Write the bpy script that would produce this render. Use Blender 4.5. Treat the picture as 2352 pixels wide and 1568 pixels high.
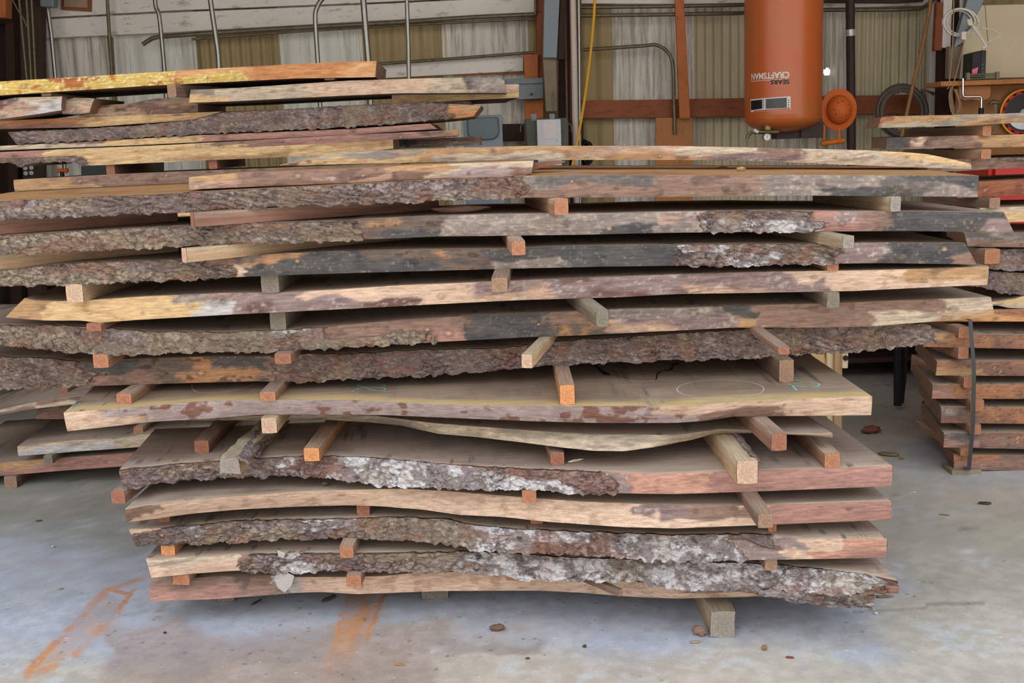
import bpy, bmesh, math, random
import numpy as np
from mathutils import Matrix, Vector

for o in list(bpy.data.objects): bpy.data.objects.remove(o, do_unlink=True)
SC = bpy.context.scene
COL = SC.collection

# ------------------------------------------------------------------ camera
F = 2600.0                      # focal length in photo pixels (2352 wide)
TH = math.atan((784-325)/F)     # pitch below the horizon
RL = 0.035                      # roll
H = 1.55                        # eye height
cr, sr, ct, st = math.cos(RL), math.sin(RL), math.cos(TH), math.sin(TH)
RT = Vector((1,0,0)); FW = Vector((0,ct,-st)); UP = Vector((0,st,ct))
cam_d = bpy.data.cameras.new('camera'); cam = bpy.data.objects.new('camera', cam_d); COL.objects.link(cam)
cam_d.sensor_width = 36.0; cam_d.lens = F/2352*36.0; cam_d.clip_start = .05; cam_d.clip_end = 200
cx_ = cr*RT - sr*UP; cy_ = sr*RT + cr*UP; cz_ = -FW
cam.matrix_world = Matrix(((cx_.x,cy_.x,cz_.x,0),(cx_.y,cy_.y,cz_.y,0),(cx_.z,cy_.z,cz_.z,H),(0,0,0,1)))
SC.camera = cam

# ------------------------------------------------------------------ world and light
SC.view_settings.view_transform = 'Standard'
SC.view_settings.look = 'None'
SC.view_settings.gamma = 1.0
SC.view_settings.use_curve_mapping = False
SC.view_settings.exposure = 0.72
W = bpy.data.worlds.new('sky'); SC.world = W; W.use_nodes = True
wn = W.node_tree; wn.nodes.clear()
wo = wn.nodes.new('ShaderNodeOutputWorld'); wb = wn.nodes.new('ShaderNodeBackground')
wc = wn.nodes.new('ShaderNodeTexCoord'); ws = wn.nodes.new('ShaderNodeSeparateXYZ')
wr = wn.nodes.new('ShaderNodeValToRGB')
wn.links.new(wc.outputs['Generated'], ws.inputs[0]); wn.links.new(ws.outputs['Z'], wr.inputs[0])
wr.color_ramp.elements[0].position = 0.0; wr.color_ramp.elements[0].color = (1.02,.97,.90,1)
wr.color_ramp.elements[1].position = 0.55; wr.color_ramp.elements[1].color = (.80,.88,1.0,1)
wn.links.new(wr.outputs[0], wb.inputs[0]); wb.inputs[1].default_value = 1.25
wn.links.new(wb.outputs[0], wo.inputs[0])
sun_d = bpy.data.lights.new('sun', 'SUN'); sun_d.energy = 0.35; sun_d.angle = math.radians(50); sun_d.color = (1,.95,.88)
sun = bpy.data.objects.new('sun', sun_d); COL.objects.link(sun); sun.location = (1,-4,6)
sun.rotation_euler = (math.radians(52), 0, math.radians(-14))

# ------------------------------------------------------------------ pixel <-> world
def ray(px, py):
    x = px-1176.0; y = 784.0-py
    x2 = (cr*x+sr*y)/F; y2 = (-sr*x+cr*y)/F
    return np.array([x2, ct+y2*st, -st+y2*ct])
def onZ(px, py, z):
    r = ray(px, py); t = (z-H)/r[2]; return np.array([r[0]*t, r[1]*t, z])
def onY(px, py, Y):
    r = ray(px, py); t = Y/r[1]; return np.array([r[0]*t, Y, H+r[2]*t])
def proj(x, y, z):
    z = z-H
    d = y*ct - z*st; u = y*st + z*ct
    a = x/d*F; b = u/d*F
    return 1176+cr*a-sr*b, 784-(sr*a+cr*b)

# ------------------------------------------------------------------ noise
def _h(ix, iy, iz, s):
    with np.errstate(over='ignore'):
        n = (ix.astype(np.int64)*374761393 + iy.astype(np.int64)*668265263 + iz.astype(np.int64)*2147483647 + s*1274126177) & 0xFFFFFFFF
        n = ((n ^ (n >> 13)) * 1274126177) & 0xFFFFFFFF
        n = ((n ^ (n >> 16)) * 2246822519) & 0xFFFFFFFF
        return ((n ^ (n >> 15)) & 0xFFFFFF)/float(0xFFFFFF)
def vn(x, y, z, s=0):
    ix, iy, iz = np.floor(x), np.floor(y), np.floor(z)
    fx, fy, fz = x-ix, y-iy, z-iz
    fx = fx*fx*(3-2*fx); fy = fy*fy*(3-2*fy); fz = fz*fz*(3-2*fz)
    r = 0
    for a in (0,1):
        for b in (0,1):
            for c in (0,1):
                w = (fx if a else 1-fx)*(fy if b else 1-fy)*(fz if c else 1-fz)
                r = r + w*_h(ix+a, iy+b, iz+c, s)
    return r
def fbm(x, y, z, s=0, o=4, g=.5):
    r = 0; a = 1; t = 0
    for k in range(o):
        r = r + a*vn(x, y, z, s+k*17); t += a; a *= g; x = x*2.03+7.1; y = y*2.03+3.7; z = z*2.03+5.3
    return r/t
def worley(x, y, z, s=0):
    ix, iy, iz = np.floor(x), np.floor(y), np.floor(z)
    f1 = np.full(x.shape, 9.0); f2 = np.full(x.shape, 9.0); cid = np.zeros(x.shape)
    for a in (-1,0,1):
        for b in (-1,0,1):
            for c in (-1,0,1):
                jx, jy, jz = ix+a, iy+b, iz+c
                dx = jx+_h(jx,jy,jz,s)-x; dy = jy+_h(jx,jy,jz,s+1)-y; dz = jz+_h(jx,jy,jz,s+2)-z
                d = np.sqrt(dx*dx+dy*dy+dz*dz)
                nf = d < f1
                f2 = np.where(nf, f1, np.minimum(f2, d)); cid = np.where(nf, _h(jx,jy,jz,s+3), cid); f1 = np.where(nf, d, f1)
    return f1, f2, cid
def sst(a, b, x):
    t = np.clip((x-a)/(b-a), 0, 1); return t*t*(3-2*t)
def lin(c):
    c = np.asarray(c, float)/255.0
    return np.where(c <= .04045, c/12.92, ((c+.055)/1.055)**2.4)
def mixc(a, b, t): return a*(1-t[..., None]) + b*t[..., None]

# ------------------------------------------------------------------ materials
MATS = {}
def _mat(name):
    m = bpy.data.materials.new(name); m.use_nodes = True; nt = m.node_tree; nt.nodes.clear()
    out = nt.nodes.new('ShaderNodeOutputMaterial'); b = nt.nodes.new('ShaderNodeBsdfPrincipled')
    nt.links.new(b.outputs[0], out.inputs[0]); b.inputs['Specular IOR Level'].default_value = .3
    MATS[name] = m; return m, nt, b
def noise_node(nt, scale, vec=(1,1,1), detail=5, rough=.6, coord='Object'):
    tc = nt.nodes.new('ShaderNodeTexCoord'); mp = nt.nodes.new('ShaderNodeMapping'); nz = nt.nodes.new('ShaderNodeTexNoise')
    nt.links.new(tc.outputs[coord], mp.inputs[0]); nt.links.new(mp.outputs[0], nz.inputs[0])
    mp.inputs['Scale'].default_value = vec; nz.inputs['Scale'].default_value = scale
    nz.inputs['Detail'].default_value = detail; nz.inputs['Roughness'].default_value = rough
    return nz.outputs[0]
def mrange(nt, src, a, b, lo, hi):
    r = nt.nodes.new('ShaderNodeMapRange'); nt.links.new(src, r.inputs[0])
    for i, v in enumerate((a, b, lo, hi)): r.inputs[i+1].default_value = v
    return r.outputs[0]
def mul(nt, a, b):
    r = nt.nodes.new('ShaderNodeMath'); r.operation = 'MULTIPLY'; nt.links.new(a, r.inputs[0]); nt.links.new(b, r.inputs[1]); return r.outputs[0]
def scale_col(nt, col, fac):
    v = nt.nodes.new('ShaderNodeVectorMath'); v.operation = 'SCALE'; nt.links.new(col, v.inputs[0]); nt.links.new(fac, v.inputs['Scale']); return v.outputs[0]
def bump(nt, b, h, strength, dist):
    bp = nt.nodes.new('ShaderNodeBump'); bp.inputs['Strength'].default_value = strength; bp.inputs['Distance'].default_value = dist
    nt.links.new(h, bp.inputs['Height']); nt.links.new(bp.outputs[0], b.inputs['Normal'])
def attr_mat(name, grain, fine, lo, hi, bs, bd, rough=.8, grain2=None):
    m, nt, b = _mat(name)
    at = nt.nodes.new('ShaderNodeAttribute'); at.attribute_name = 'Col'
    n1 = noise_node(nt, 1.0, grain, 6, .65); n2 = noise_node(nt, fine, (1,1,1), 4, .7)
    f = mul(nt, mrange(nt, n1, .3, .7, lo, hi), mrange(nt, n2, .25, .75, .78, 1.22))
    nt.links.new(scale_col(nt, at.outputs['Color'], f), b.inputs['Base Color'])
    b.inputs['Roughness'].default_value = rough
    bump(nt, b, n1, bs, bd)
    return m
M_WOOD = attr_mat('sawn_wood', (7,170,120), 300, .72, 1.26, .5, .0015)
M_EDGE = attr_mat('live_edge', (20,60,150), 380, .66, 1.32, .7, .0025)
def bark_mat():
    m, nt, b = _mat('bark'); L = nt.links.new
    at = nt.nodes.new('ShaderNodeAttribute'); at.attribute_name = 'Col'
    n1 = noise_node(nt, 1.0, (60,110,150), 7, .7); n2 = noise_node(nt, 260, (1,1,1), 4, .7); n3 = noise_node(nt, 1.0, (40,60,110), 8, .72)
    tc = nt.nodes.new('ShaderNodeTexCoord'); dn = nt.nodes.new('ShaderNodeTexNoise'); dn.inputs['Scale'].default_value = 55; dn.inputs['Detail'].default_value = 3
    mp = nt.nodes.new('ShaderNodeMapping'); mp.inputs['Scale'].default_value = (20,30,52); mp.inputs['Rotation'].default_value = (0, .22, 0)
    vm = nt.nodes.new('ShaderNodeVectorMath'); vm.operation = 'MULTIPLY_ADD'; vm.inputs[1].default_value = (1.5,1.5,1.5)
    vo = nt.nodes.new('ShaderNodeTexVoronoi'); vo.feature = 'DISTANCE_TO_EDGE'; vo.inputs['Scale'].default_value = 1.0
    L(tc.outputs['Object'], dn.inputs[0]); L(tc.outputs['Object'], mp.inputs[0]); L(dn.outputs['Color'], vm.inputs[0]); L(mp.outputs[0], vm.inputs[2]); L(vm.outputs[0], vo.inputs[0])
    crack = mrange(nt, vo.outputs['Distance'], .01, .075, 1, 0); gate = mrange(nt, noise_node(nt, 14, (1,1,1), 2, .5), .48, .66, .0, .85); crack = mul(nt, crack, gate)
    col = scale_col(nt, at.outputs['Color'], mul(nt, mrange(nt, n1, .3, .7, .62, 1.38), mrange(nt, n2, .25, .75, .8, 1.22)))
    def mix(f, c1, rgb):
        x = nt.nodes.new('ShaderNodeMix'); x.data_type = 'RGBA'; L(f, x.inputs[0]); L(c1, x.inputs[6]); x.inputs[7].default_value = tuple(lin(rgb))+(1,); return x.outputs[2]
    col = mix(mrange(nt, n3, .55, .66, 0, .5), col, (190,178,174))
    col = mix(mrange(nt, n3, .44, .36, 0, .55), col, (70,54,50))
    col = mix(mul(nt, crack, mrange(nt, n1, 0, 1, .8, .8)), col, (40,31,29))
    L(col, b.inputs['Base Color']); b.inputs['Roughness'].default_value = .88
    sb = nt.nodes.new('ShaderNodeMath'); sb.operation = 'SUBTRACT'; L(mrange(nt, n3, .2, .8, 0, 1.2), sb.inputs[0]); L(crack, sb.inputs[1])
    bump(nt, b, sb.outputs[0], .8, .006)
    return m
M_BARK = bark_mat()
def plain(name, rgb, rough=.6, metal=0, var=.15, nscale=14, dirt=None, spec=.3, bumpd=0):
    m, nt, b = _mat(name)
    c = nt.nodes.new('ShaderNodeRGB'); c.outputs[0].default_value = tuple(lin(rgb)) + (1,)
    n = noise_node(nt, nscale, (1,1,1), 6, .65)
    col = scale_col(nt, c.outputs[0], mrange(nt, n, .25, .75, 1-var, 1+var))
    if dirt:
        mx = nt.nodes.new('ShaderNodeMix'); mx.data_type = 'RGBA'
        n2 = noise_node(nt, dirt[1], dirt[3] if len(dirt) > 3 else (1,1,1), 8, .7)
        nt.links.new(mrange(nt, n2, dirt[2], dirt[2]+.12, 0, dirt[4] if len(dirt) > 4 else .55), mx.inputs[0])
        nt.links.new(col, mx.inputs[6]); mx.inputs[7].default_value = tuple(lin(dirt[0])) + (1,); col = mx.outputs[2]
    nt.links.new(col, b.inputs['Base Color']); b.inputs['Roughness'].default_value = rough
    b.inputs['Metallic'].default_value = metal; b.inputs['Specular IOR Level'].default_value = spec
    if bumpd: bump(nt, b, n, .5, bumpd)
    return m

# ------------------------------------------------------------------ object helpers
def tag(o, label=None, cat=None, group=None, kind=None):
    if label: o['label'] = label
    if cat: o['category'] = cat
    if group: o['group'] = group
    if kind: o['kind'] = kind
    return o
def empty(name, loc, rz=0):
    o = bpy.data.objects.new(name, None); COL.objects.link(o); o.location = loc; o.rotation_euler[2] = rz
    o.empty_display_size = .05; return o
def link(name, V, Fs, mat, parent=None, col=None, smooth=True, origin=None, world=True, mats=None, mi=None):
    """one mesh object from world-space points; the origin goes to the base centre (or to the parent's frame)"""
    V = np.asarray(V, float)
    if parent is not None and world:
        bpy.context.view_layer.update()
        M = np.array(parent.matrix_world.inverted()); V = V @ M[:3,:3].T + M[:3,3]
    elif parent is None and world:
        if origin is None: origin = ((V[:,0].min()+V[:,0].max())/2, (V[:,1].min()+V[:,1].max())/2, V[:,2].min())
        V = V - np.array(origin)
    me = bpy.data.meshes.new(name)
    if isinstance(Fs, np.ndarray):
        me.vertices.add(len(V)); me.vertices.foreach_set('co', V.astype(np.float32).ravel())
        nf = len(Fs); me.loops.add(nf*4); me.loops.foreach_set('vertex_index', Fs.astype(np.int32).ravel())
        me.polygons.add(nf); me.polygons.foreach_set('loop_start', np.arange(0, nf*4, 4, dtype=np.int32))
        me.polygons.foreach_set('loop_total', np.full(nf, 4, dtype=np.int32))
        me.update(calc_edges=True); me.validate()
    else:
        me.from_pydata([tuple(v) for v in V], [], Fs); me.update()
    if mats:
        for m in mats: me.materials.append(m)
        if mi is not None: me.polygons.foreach_set('material_index', np.asarray(mi, dtype=np.int32))
    else: me.materials.append(mat)
    if smooth: me.polygons.foreach_set('use_smooth', np.ones(len(me.polygons), dtype=bool))
    if col is not None:
        a = me.color_attributes.new('Col', 'FLOAT_COLOR', 'POINT')
        c = np.ones((len(V), 4), dtype=np.float32); c[:, :3] = np.clip(col, 0, 1); a.data.foreach_set('color', c.ravel())
    o = bpy.data.objects.new(name, me); COL.objects.link(o)
    if parent is not None: o.parent = parent
    elif world: o.location = origin
    return o
def gridF(n, m, off=0):
    i = np.arange(n-1)[:, None]; j = np.arange(m-1)[None, :]
    a = (i*m+j).ravel()+off
    return np.stack([a, a+1, a+m+1, a+m], 1)

class MB:
    """collects simple world-space shapes into one mesh"""
    def __init__(s): s.v = []; s.f = []
    def add(s, vs, fs):
        o = len(s.v); s.v += [tuple(v) for v in vs]; s.f += [tuple(i+o for i in f) for f in fs]; return s
    def box(s, x0, x1, y0, y1, z0, z1):
        return s.add([(x0,y0,z0),(x1,y0,z0),(x1,y1,z0),(x0,y1,z0),(x0,y0,z1),(x1,y0,z1),(x1,y1,z1),(x0,y1,z1)],
                     [(0,3,2,1),(4,5,6,7),(0,1,5,4),(1,2,6,5),(2,3,7,6),(3,0,4,7)])
    def hexa(s, P):   # 4 front points (tl,tr,br,bl) and 4 back points
        return s.add(P, [(0,3,2,1),(4,5,6,7),(0,1,5,4),(1,2,6,5),(2,3,7,6),(3,0,4,7)])
    def tube(s, pts, r, n=10, cap=True):
        pts = [Vector(p) for p in pts]; rings = []
        t0 = (pts[1]-pts[0]).normalized(); ref = Vector((0,0,1)) if abs(t0.z) < .9 else Vector((1,0,0))
        nrm = t0.cross(ref).normalized(); o = len(s.v)
        for i, p in enumerate(pts):
            t = (pts[min(i+1, len(pts)-1)]-pts[max(i-1, 0)]).normalized()
            nrm = (nrm - t*nrm.dot(t)).normalized(); b = t.cross(nrm); rr = r[i] if hasattr(r, '__len__') else r
            for k in range(n):
                a = 2*math.pi*k/n; s.v.append(tuple(p + nrm*math.cos(a)*rr + b*math.sin(a)*rr))
        for i in range(len(pts)-1):
            for k in range(n):
                a = o+i*n+k; b_ = o+i*n+(k+1) % n; s.f.append((a, b_, b_+n, a+n))
        if cap:
            s.f.append(tuple(o+k for k in range(n))[::-1]); s.f.append(tuple(o+(len(pts)-1)*n+k for k in range(n)))
        return s
    def lathe(s, prof, axis='z', c=(0,0,0), n=40, a0=0, a1=2*math.pi):
        o = len(s.v); full = abs(a1-a0-2*math.pi) < 1e-6; m = n if full else n+1
        for (r, h) in prof:
            for k in range(m):
                a = a0+(a1-a0)*k/n; x, y = r*math.cos(a), r*math.sin(a)
                p = (x, y, h) if axis == 'z' else (x, h, y) if axis == 'y' else (h, x, y)
                s.v.append((c[0]+p[0], c[1]+p[1], c[2]+p[2]))
        for i in range(len(prof)-1):
            for k in range(n):
                a = o+i*m+k; b = o+i*m+((k+1) % m); s.f.append((a, b, b+m, a+m))
        return s
    def build(s, name, mat, parent=None, bevel=0, smooth=False, origin=None):
        o = link(name, np.array(s.v), s.f, mat, parent, smooth=smooth, origin=origin)
        bm = bmesh.new(); bm.from_mesh(o.data); bmesh.ops.recalc_face_normals(bm, faces=bm.faces); bm.to_mesh(o.data); bm.free()
        if bevel:
            md = o.modifiers.new('bevel', 'BEVEL'); md.width = bevel; md.segments = 2; md.limit_method = 'ANGLE'
        if smooth:
            o.data.polygons.foreach_set('use_smooth', np.ones(len(o.data.polygons), dtype=bool))
            try: o.data.set_sharp_from_angle(angle=math.radians(40))
            except Exception: pass
        return o
def spline(pts, n=8):
    P = [np.array(p, float) for p in pts]; P = [2*P[0]-P[1]] + P + [2*P[-1]-P[-2]]; out = []
    for i in range(1, len(P)-2):
        for k in range(n):
            t = k/n; a, b, c, d = P[i-1], P[i], P[i+1], P[i+2]
            out.append(.5*((2*b)+(-a+c)*t+(2*a-5*b+4*c-d)*t*t+(-a+3*b-3*c+d)*t**3))
    out.append(P[-2]); return out
def pxs(pts, Y): return [onY(x, y, Y) for x, y in pts]

# ------------------------------------------------------------------ wood looks: colour, relief, is it bark
def looks(kind, x, y, z, s):
    """x along the board (m), z up; returns rgb, outward relief (m), bark flag"""
    L = lambda *c: lin(c)
    big = fbm(x*5, y*5, z*16, s, 4); mid = fbm(x*26, y*26, z*48, s+5, 4); fine = fbm(x*90, y*90, z*130, s+9, 3)
    flat = (mid-.5)*.003
    wz = z + .014*fbm(x*6, y, z*8, s+33, 3); dg = fbm((x+z*1.4)*9, y*20, (wz-x*.10)*150, s+31, 4)          # slanting streaks
    if kind in ('bk','bm','bl','br','bf'):
        f1, f2, cid = worley(x*(26 if kind != 'bf' else 12) + 1.2*mid, y*30, z*(52 if kind != 'bf' else 75) + x*(14 if kind == 'bf' else 0), s)
        crack = sst(.0, .16, f2-f1); ridg = 1-np.abs(2*fbm((x+z*.7)*(30 if kind != 'bf' else 15), y*30, z*(85 if kind != 'bf' else 130)+x*(0 if kind != 'bf' else 34), s+3, 5)-1)
        h = .004 + .006*crack*(.4+.9*cid) + .0085*(ridg-.55) + .004*(fine-.5)
        crack = 1-(1-crack)*sst(.38,.62,fbm(x*7, y*7, z*10, s+61, 3)); crack = np.clip(crack, 0, 1)
        base = {'bk': (L(122,105,99), L(164,148,142), L(78,64,61)), 'bm': (L(132,115,100), L(172,155,132), L(88,72,63)),
                'bl': (L(142,129,125), L(220,214,212), L(90,77,73)), 'br': (L(120,92,82), L(154,124,110), L(80,58,52)),
                'bf': (L(122,104,94), L(172,154,140), L(76,62,57))}[kind]
        c = mixc(base[0], base[2], sst(.5, .34, ridg*.5+mid*.5))
        hi = sst(.50, .66, big*.45+fine*.55) if kind != 'bl' else sst(.46, .56, big*.3+mid*.4+fine*.3)
        c = mixc(c, base[1], hi*.85); c = mixc(c, base[2]*.55, (1-crack)*.5)
        c = mixc(c, L(148,128,96), sst(.58, .70, fbm(x*9, y*9, z*14, s+44, 4))*.35); c = mixc(c, L(140,98,78), sst(.58, .68, fbm(x*12, y*9, z*34, s+45, 4))*.5)
        return c, h, 1.0
    if kind == 'cam':
        c = mixc(L(112,92,90), L(150,128,120), dg); c = mixc(c, L(92,60,50), sst(.58,.70,big)*.8); c = mixc(c, L(188,176,166), sst(.57,.7,fine*.6+mid*.4)*.6)
    elif kind == 'ros': 
        c = mixc(L(140,120,118), L(176,160,152), mid); c = mixc(c, L(112,68,52), sst(.55,.62,mid*.6+big*.4)*.85)
    elif kind == 'sap':
        c = mixc(L(208,180,156), L(184,152,128), dg); c = mixc(c, L(160,124,100), sst(.60,.74,mid)*.6)
    elif kind == 'yel':
        c = mixc(L(212,182,136), L(184,148,104), dg); c = mixc(c, L(168,128,88), sst(.60,.74,mid)*.6)
    elif kind == 'pk':
        c = mixc(L(174,132,116), L(138,100,90), dg); c = mixc(c, L(120,92,86), sst(.54,.7,big)*.6)
    elif kind == 'pko':
        c = mixc(L(188,144,122), L(164,118,100), dg); c = mixc(c, L(140,100,88), sst(.58,.7,mid)*.5)
    elif kind == 'red':
        c = mixc(L(160,98,70), L(120,70,52), dg); c = mixc(c, L(80,56,50), sst(.56,.7,mid)*.6)
    elif kind == 'blk':
        c = mixc(L(58,57,60), L(92,86,80), mid); c = mixc(c, L(140,108,80), sst(.58,.72,big*.6+fine*.4)*.5); c = mixc(c, L(150,144,134), sst(.66,.76,fine)*.3)
    elif kind == 'orb':
        c = mixc(L(74,68,66), L(120,98,80), mid); c = mixc(c, L(164,120,84), sst(.48,.60,big*.65+mid*.35)*.9); c = mixc(c, L(40,36,36), sst(.62,.72,mid)*.7)
    elif kind == 'gry':
        c = mixc(L(112,102,96), L(146,130,118), mid); c = mixc(c, L(176,164,150), sst(.50,.66,fine*.7+mid*.3)*.5); c = mixc(c, L(72,66,66), sst(.54,.64,big)*.7)
    elif kind == 'mix':
        c = mixc(L(130,108,102), L(182,148,124), sst(.4,.62,big)); c = mixc(c, L(190,178,164), sst(.54,.68,fine*.6+mid*.4)*.5); c = mixc(c, L(88,72,72), sst(.55,.7,dg)*.5)
    elif kind == 'lt':
        c = mixc(L(196,178,152), L(170,150,128), mid); c = mixc(c, L(132,116,104), sst(.54,.68,dg)*.7)
    elif kind == 'lg':
        c = mixc(L(176,160,136), L(150,134,116), mid); c = mixc(c, L(118,110,104), sst(.50,.66,big)*.7)
    elif kind == 'brn':
        c = mixc(L(146,116,98), L(114,90,80), dg); c = mixc(c, L(84,66,60), sst(.56,.7,mid)*.6)
    elif kind == 'tan':
        c = mixc(L(182,146,104), L(150,114,84), dg); c = mixc(c, L(104,78,66), sst(.56,.7,big*.5+mid*.5)*.7)
    elif kind == 'rlt':   # weathered dark reddish brown with pale
        c = mixc(L(152,124,110), L(118,94,86), dg); c = mixc(c, L(180,150,118), sst(.52,.64,big)*.7); flat = (mid-.5)*.008
    elif kind == 'wht':
        c = mixc(L(196,190,184), L(160,152,148), mid)
    elif kind == 'pnt':   # orange board with flaking yellow paint
        c = mixc(L(182,114,60), L(146,84,46), dg); c = mixc(c, L(198,168,92), sst(.45,.53,mid*.5+big*.5)); c = mixc(c, L(226,212,168), sst(.60,.68,fine)*.7)
    elif kind == 'org':
        c = mixc(L(200,142,92), L(168,108,68), dg); c = mixc(c, L(214,164,116), sst(.55,.7,big)*.7)
    elif kind == 'orr':   # orange-brown stained stack on the right
        c = mixc(L(170,116,78), L(142,100,78), mid); c = mixc(c, L(112,86,78), sst(.50,.64,big)*.75); c = mixc(c, L(70,54,48), sst(.6,.7,fine)*.5)
    return c, flat, 0.0

TOPS = {'wal': ((166,146,130), (144,126,112), (190,168,142)), 'hon': ((158,136,114), (136,116,98), (198,172,118)),
        'org': ((172,128,82), (150,104,66), (186,146,98)), 'red': ((120,84,66), (98,66,54), (150,108,80)), 'lite': ((170,146,116), (150,124,98), (190,164,126))}
SLABS = {}
def polyx(P, n):
    P = np.array(P, float); x = np.linspace(P[0,0], P[-1,0], n); return x, np.interp(x, P[:,0], P[:,1])
def smooth1(a, k):
    if k < 2: return a
    ker = np.hanning(k+2)[1:-1]; ker /= ker.sum(); return np.convolve(np.pad(a, (k//2, k-1-k//2), mode='edge'), ker, 'valid')
def slab(key, label, T, B, zones, mode='B', Y=(3.45,3.45), zt=0, zb=0, back=.6, dl=0., dr=0., top='wal', band=.02, step=.004, rows=14,
         group=None, seed=1, cat='lumber', name='wood_slab', lift=0.0, bj=24):
    """a plank from its upper and lower front edges.  mode A: edges lie on the level planes zt, zb; mode B: the front edge runs along the line Y"""
    wl = abs(onY(T[-1][0], T[-1][1], 3.4)[0]-onY(T[0][0], T[0][1], 3.4)[0])*(Y[0]/3.4 if mode == 'B' else 1)
    n = max(24, int(wl/step)); m = rows
    xt, yt = polyx(T, n); xb, yb = polyx(B, n)
    k = max(3, n//60); yt = smooth1(yt, k); yb = smooth1(yb, k)
    Pt = np.zeros((n,3)); Pb = np.zeros((n,3))
    if mode == 'A':
        for i in range(n):
            Pt[i] = onZ(xt[i], yt[i], zt); q = onZ(xb[i], yb[i], zb)
            q = onY(xb[i], yb[i], min(max(q[1], Pt[i][1]-.05), Pt[i][1]+.03)); Pb[i] = q
    else:
        x0, x1 = T[0][0], T[-1][0]
        for i in range(n):
            f = lambda x: Y[0]+(Y[1]-Y[0])*(x-x0)/(x1-x0)
            Pt[i] = onY(xt[i], yt[i], f(xt[i])); Pb[i] = onY(xb[i], yb[i], f(xb[i]))
    # front grid
    v = np.linspace(0, 1, m)
    G = Pt[:,None,:]*(1-v)[None,:,None] + Pb[:,None,:]*v[None,:,None]
    G[:,:,1] -= (np.sin(v*math.pi)*.003)[None,:]
    px = (xt[:,None]*(1-v)[None,:] + xb[:,None]*v[None,:])
    gx, gy, gz = G[...,0], G[...,1]*0, G[...,2]
    jit = (fbm(gx*14, gy, gz*30, seed+70, 5)-.5)*bj*9 + (fbm(gx*60, gy, gz*110, seed+72, 4)-.5)*46
    pz = px + jit + (v[None,:]-.5)*34*np.sin(gx*2.3+seed); vv = v[None,:] + (fbm(gx*9, gy, gz*9, seed+71, 3)-.5)*.9
    C = np.zeros((n, m, 3)); Hh = np.zeros((n, m)); Bk = np.zeros((n, m))
    names = sorted({z[1] for z in zones} | {z[2] for z in zones})
    cache = {q: looks(q, gx, gy, gz, seed*13+3) for q in names}
    zx = [z[0] for z in zones]
    Wd = 9.0; res = []
    for r in (1, 2):
        c, h, bk = cache[zones[0][r]]; c, h, bk = c.copy(), np.array(h)*np.ones((n,m)), np.ones((n,m))*bk
        for z in zones[1:]:
            c2, h2, b2 = cache[z[r]]; w = sst(z[0]-Wd, z[0]+Wd, pz)
            c = mixc(c, c2, w); h = h*(1-w)+h2*w; bk = bk*(1-w)+b2*w
        res.append((c, h, bk))
    w = sst(.44, .56, vv); C = mixc(res[0][0], res[1][0], w); Hh = res[0][1]*(1-w)+res[1][1]*w; Bk = (res[0][2]*(1-w)+res[1][2]*w > .5).astype(float)
    # knots on bare wood: a raised eye with a dark ring, the grain colour bent round it
    rk = random.Random(seed*7+1)
    for _ in range(int(abs(gx[-1,0]-gx[0,0])*(3.0 if mode == 'B' else .5))):
        q = rk.randrange(4, n-4); qv = rk.randrange(int(m*.3), int(m*.75)); rr = rk.uniform(.004, .009)
        if Bk[q, qv] > .5: continue
        d = np.hypot((gx-gx[q,qv])*.75, gz-gz[q,qv])/rr
        C = mixc(C, C*.55, np.exp(-(d-1.15)**2*5)*.75); C = mixc(C, lin((186,156,128))*np.ones_like(C) if rk.random() < .4 else C*.5, np.exp(-d**2*2.2)*.8)
        Hh = Hh + .0035*np.exp(-d**2*1.2)*(Bk < .5)
    # ends are cut: no bark in the last few mm
    G0 = G.copy(); flatH = np.where(Bk > 0, (fbm(gx*20, gy, gz*30, seed, 3)-.5)*.002, Hh); G0[...,1] -= flatH
    Cb = np.where(Bk[...,None] > 0, lin((112,84,70))[None,None,:]*np.ones_like(C), C)
    # knots on bare wood
    bdir = np.stack([np.interp(xt, [xt[0], xt[-1]], [dl, dr]), np.ones(n)*back, np.zeros(n)], 1)
    tr = np.array([0, .004, .012, .03, .07, .13, .22, .36, .55, .8, 1.0])
    ks = len(tr)
    Tp = G0[:,0,:][:,None,:]*1.0 + bdir[:,None,:]*tr[None,:,None]
    Yb = Pt[:,1].mean() + back        # the back edge runs straighter than the front
    Tp[:,:,1] = G0[:,0,1][:,None]*(1-tr)[None,:] + (Yb + (fbm(Pt[:,0]*2, Pt[:,0]*0, Pt[:,0]*0, seed+8, 3)-.5)*.06)[:,None]*tr[None,:]
    Tp[:,:,2] += (lift*tr)[None,:]
    tx, ty = Tp[...,0], Tp[...,1]; tc = TOPS[top]
    grain = fbm(tx*3, ty*45, tx*0, seed+21, 5); blot = fbm(tx*4, ty*9, tx*0, seed+23, 4)
    TC = mixc(lin(tc[0]), lin(tc[1]), sst(.42,.62,grain*.55+blot*.45))
    dist = ty-ty[:,:1]
    bnd = sst(1.0, .45, dist/(band*(.7+.8*fbm(tx*3, tx*0, tx*0, seed+25, 3))))
    TC = mixc(TC, lin(tc[2]), bnd*.9)
    TC = mixc(TC, lin((70,66,66)), sst(.66,.72,fbm(tx*34,ty*22,tx*0,seed+29,4))*sst(.5,.6,fbm(tx*2.2,ty*3,tx*0,seed+28,3))*.7)
    TC = mixc(TC, lin((150,136,120))*1.25, sst(.55,.75,fbm(tx*20,ty*20,tx*0,seed+27,4))*.35)
    Bm = G0[:,-1,:][:,None,:] + np.array([0,1,0])[None,None,:]*0
    Bp = np.repeat(Bm, 4, 1); br = np.array([0,.1,.5,1.0])
    Bp[:,:,1] = G0[:,-1,1][:,None]*(1-br)[None,:] + Tp[:,-1,1][:,None]*br[None,:]
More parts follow.
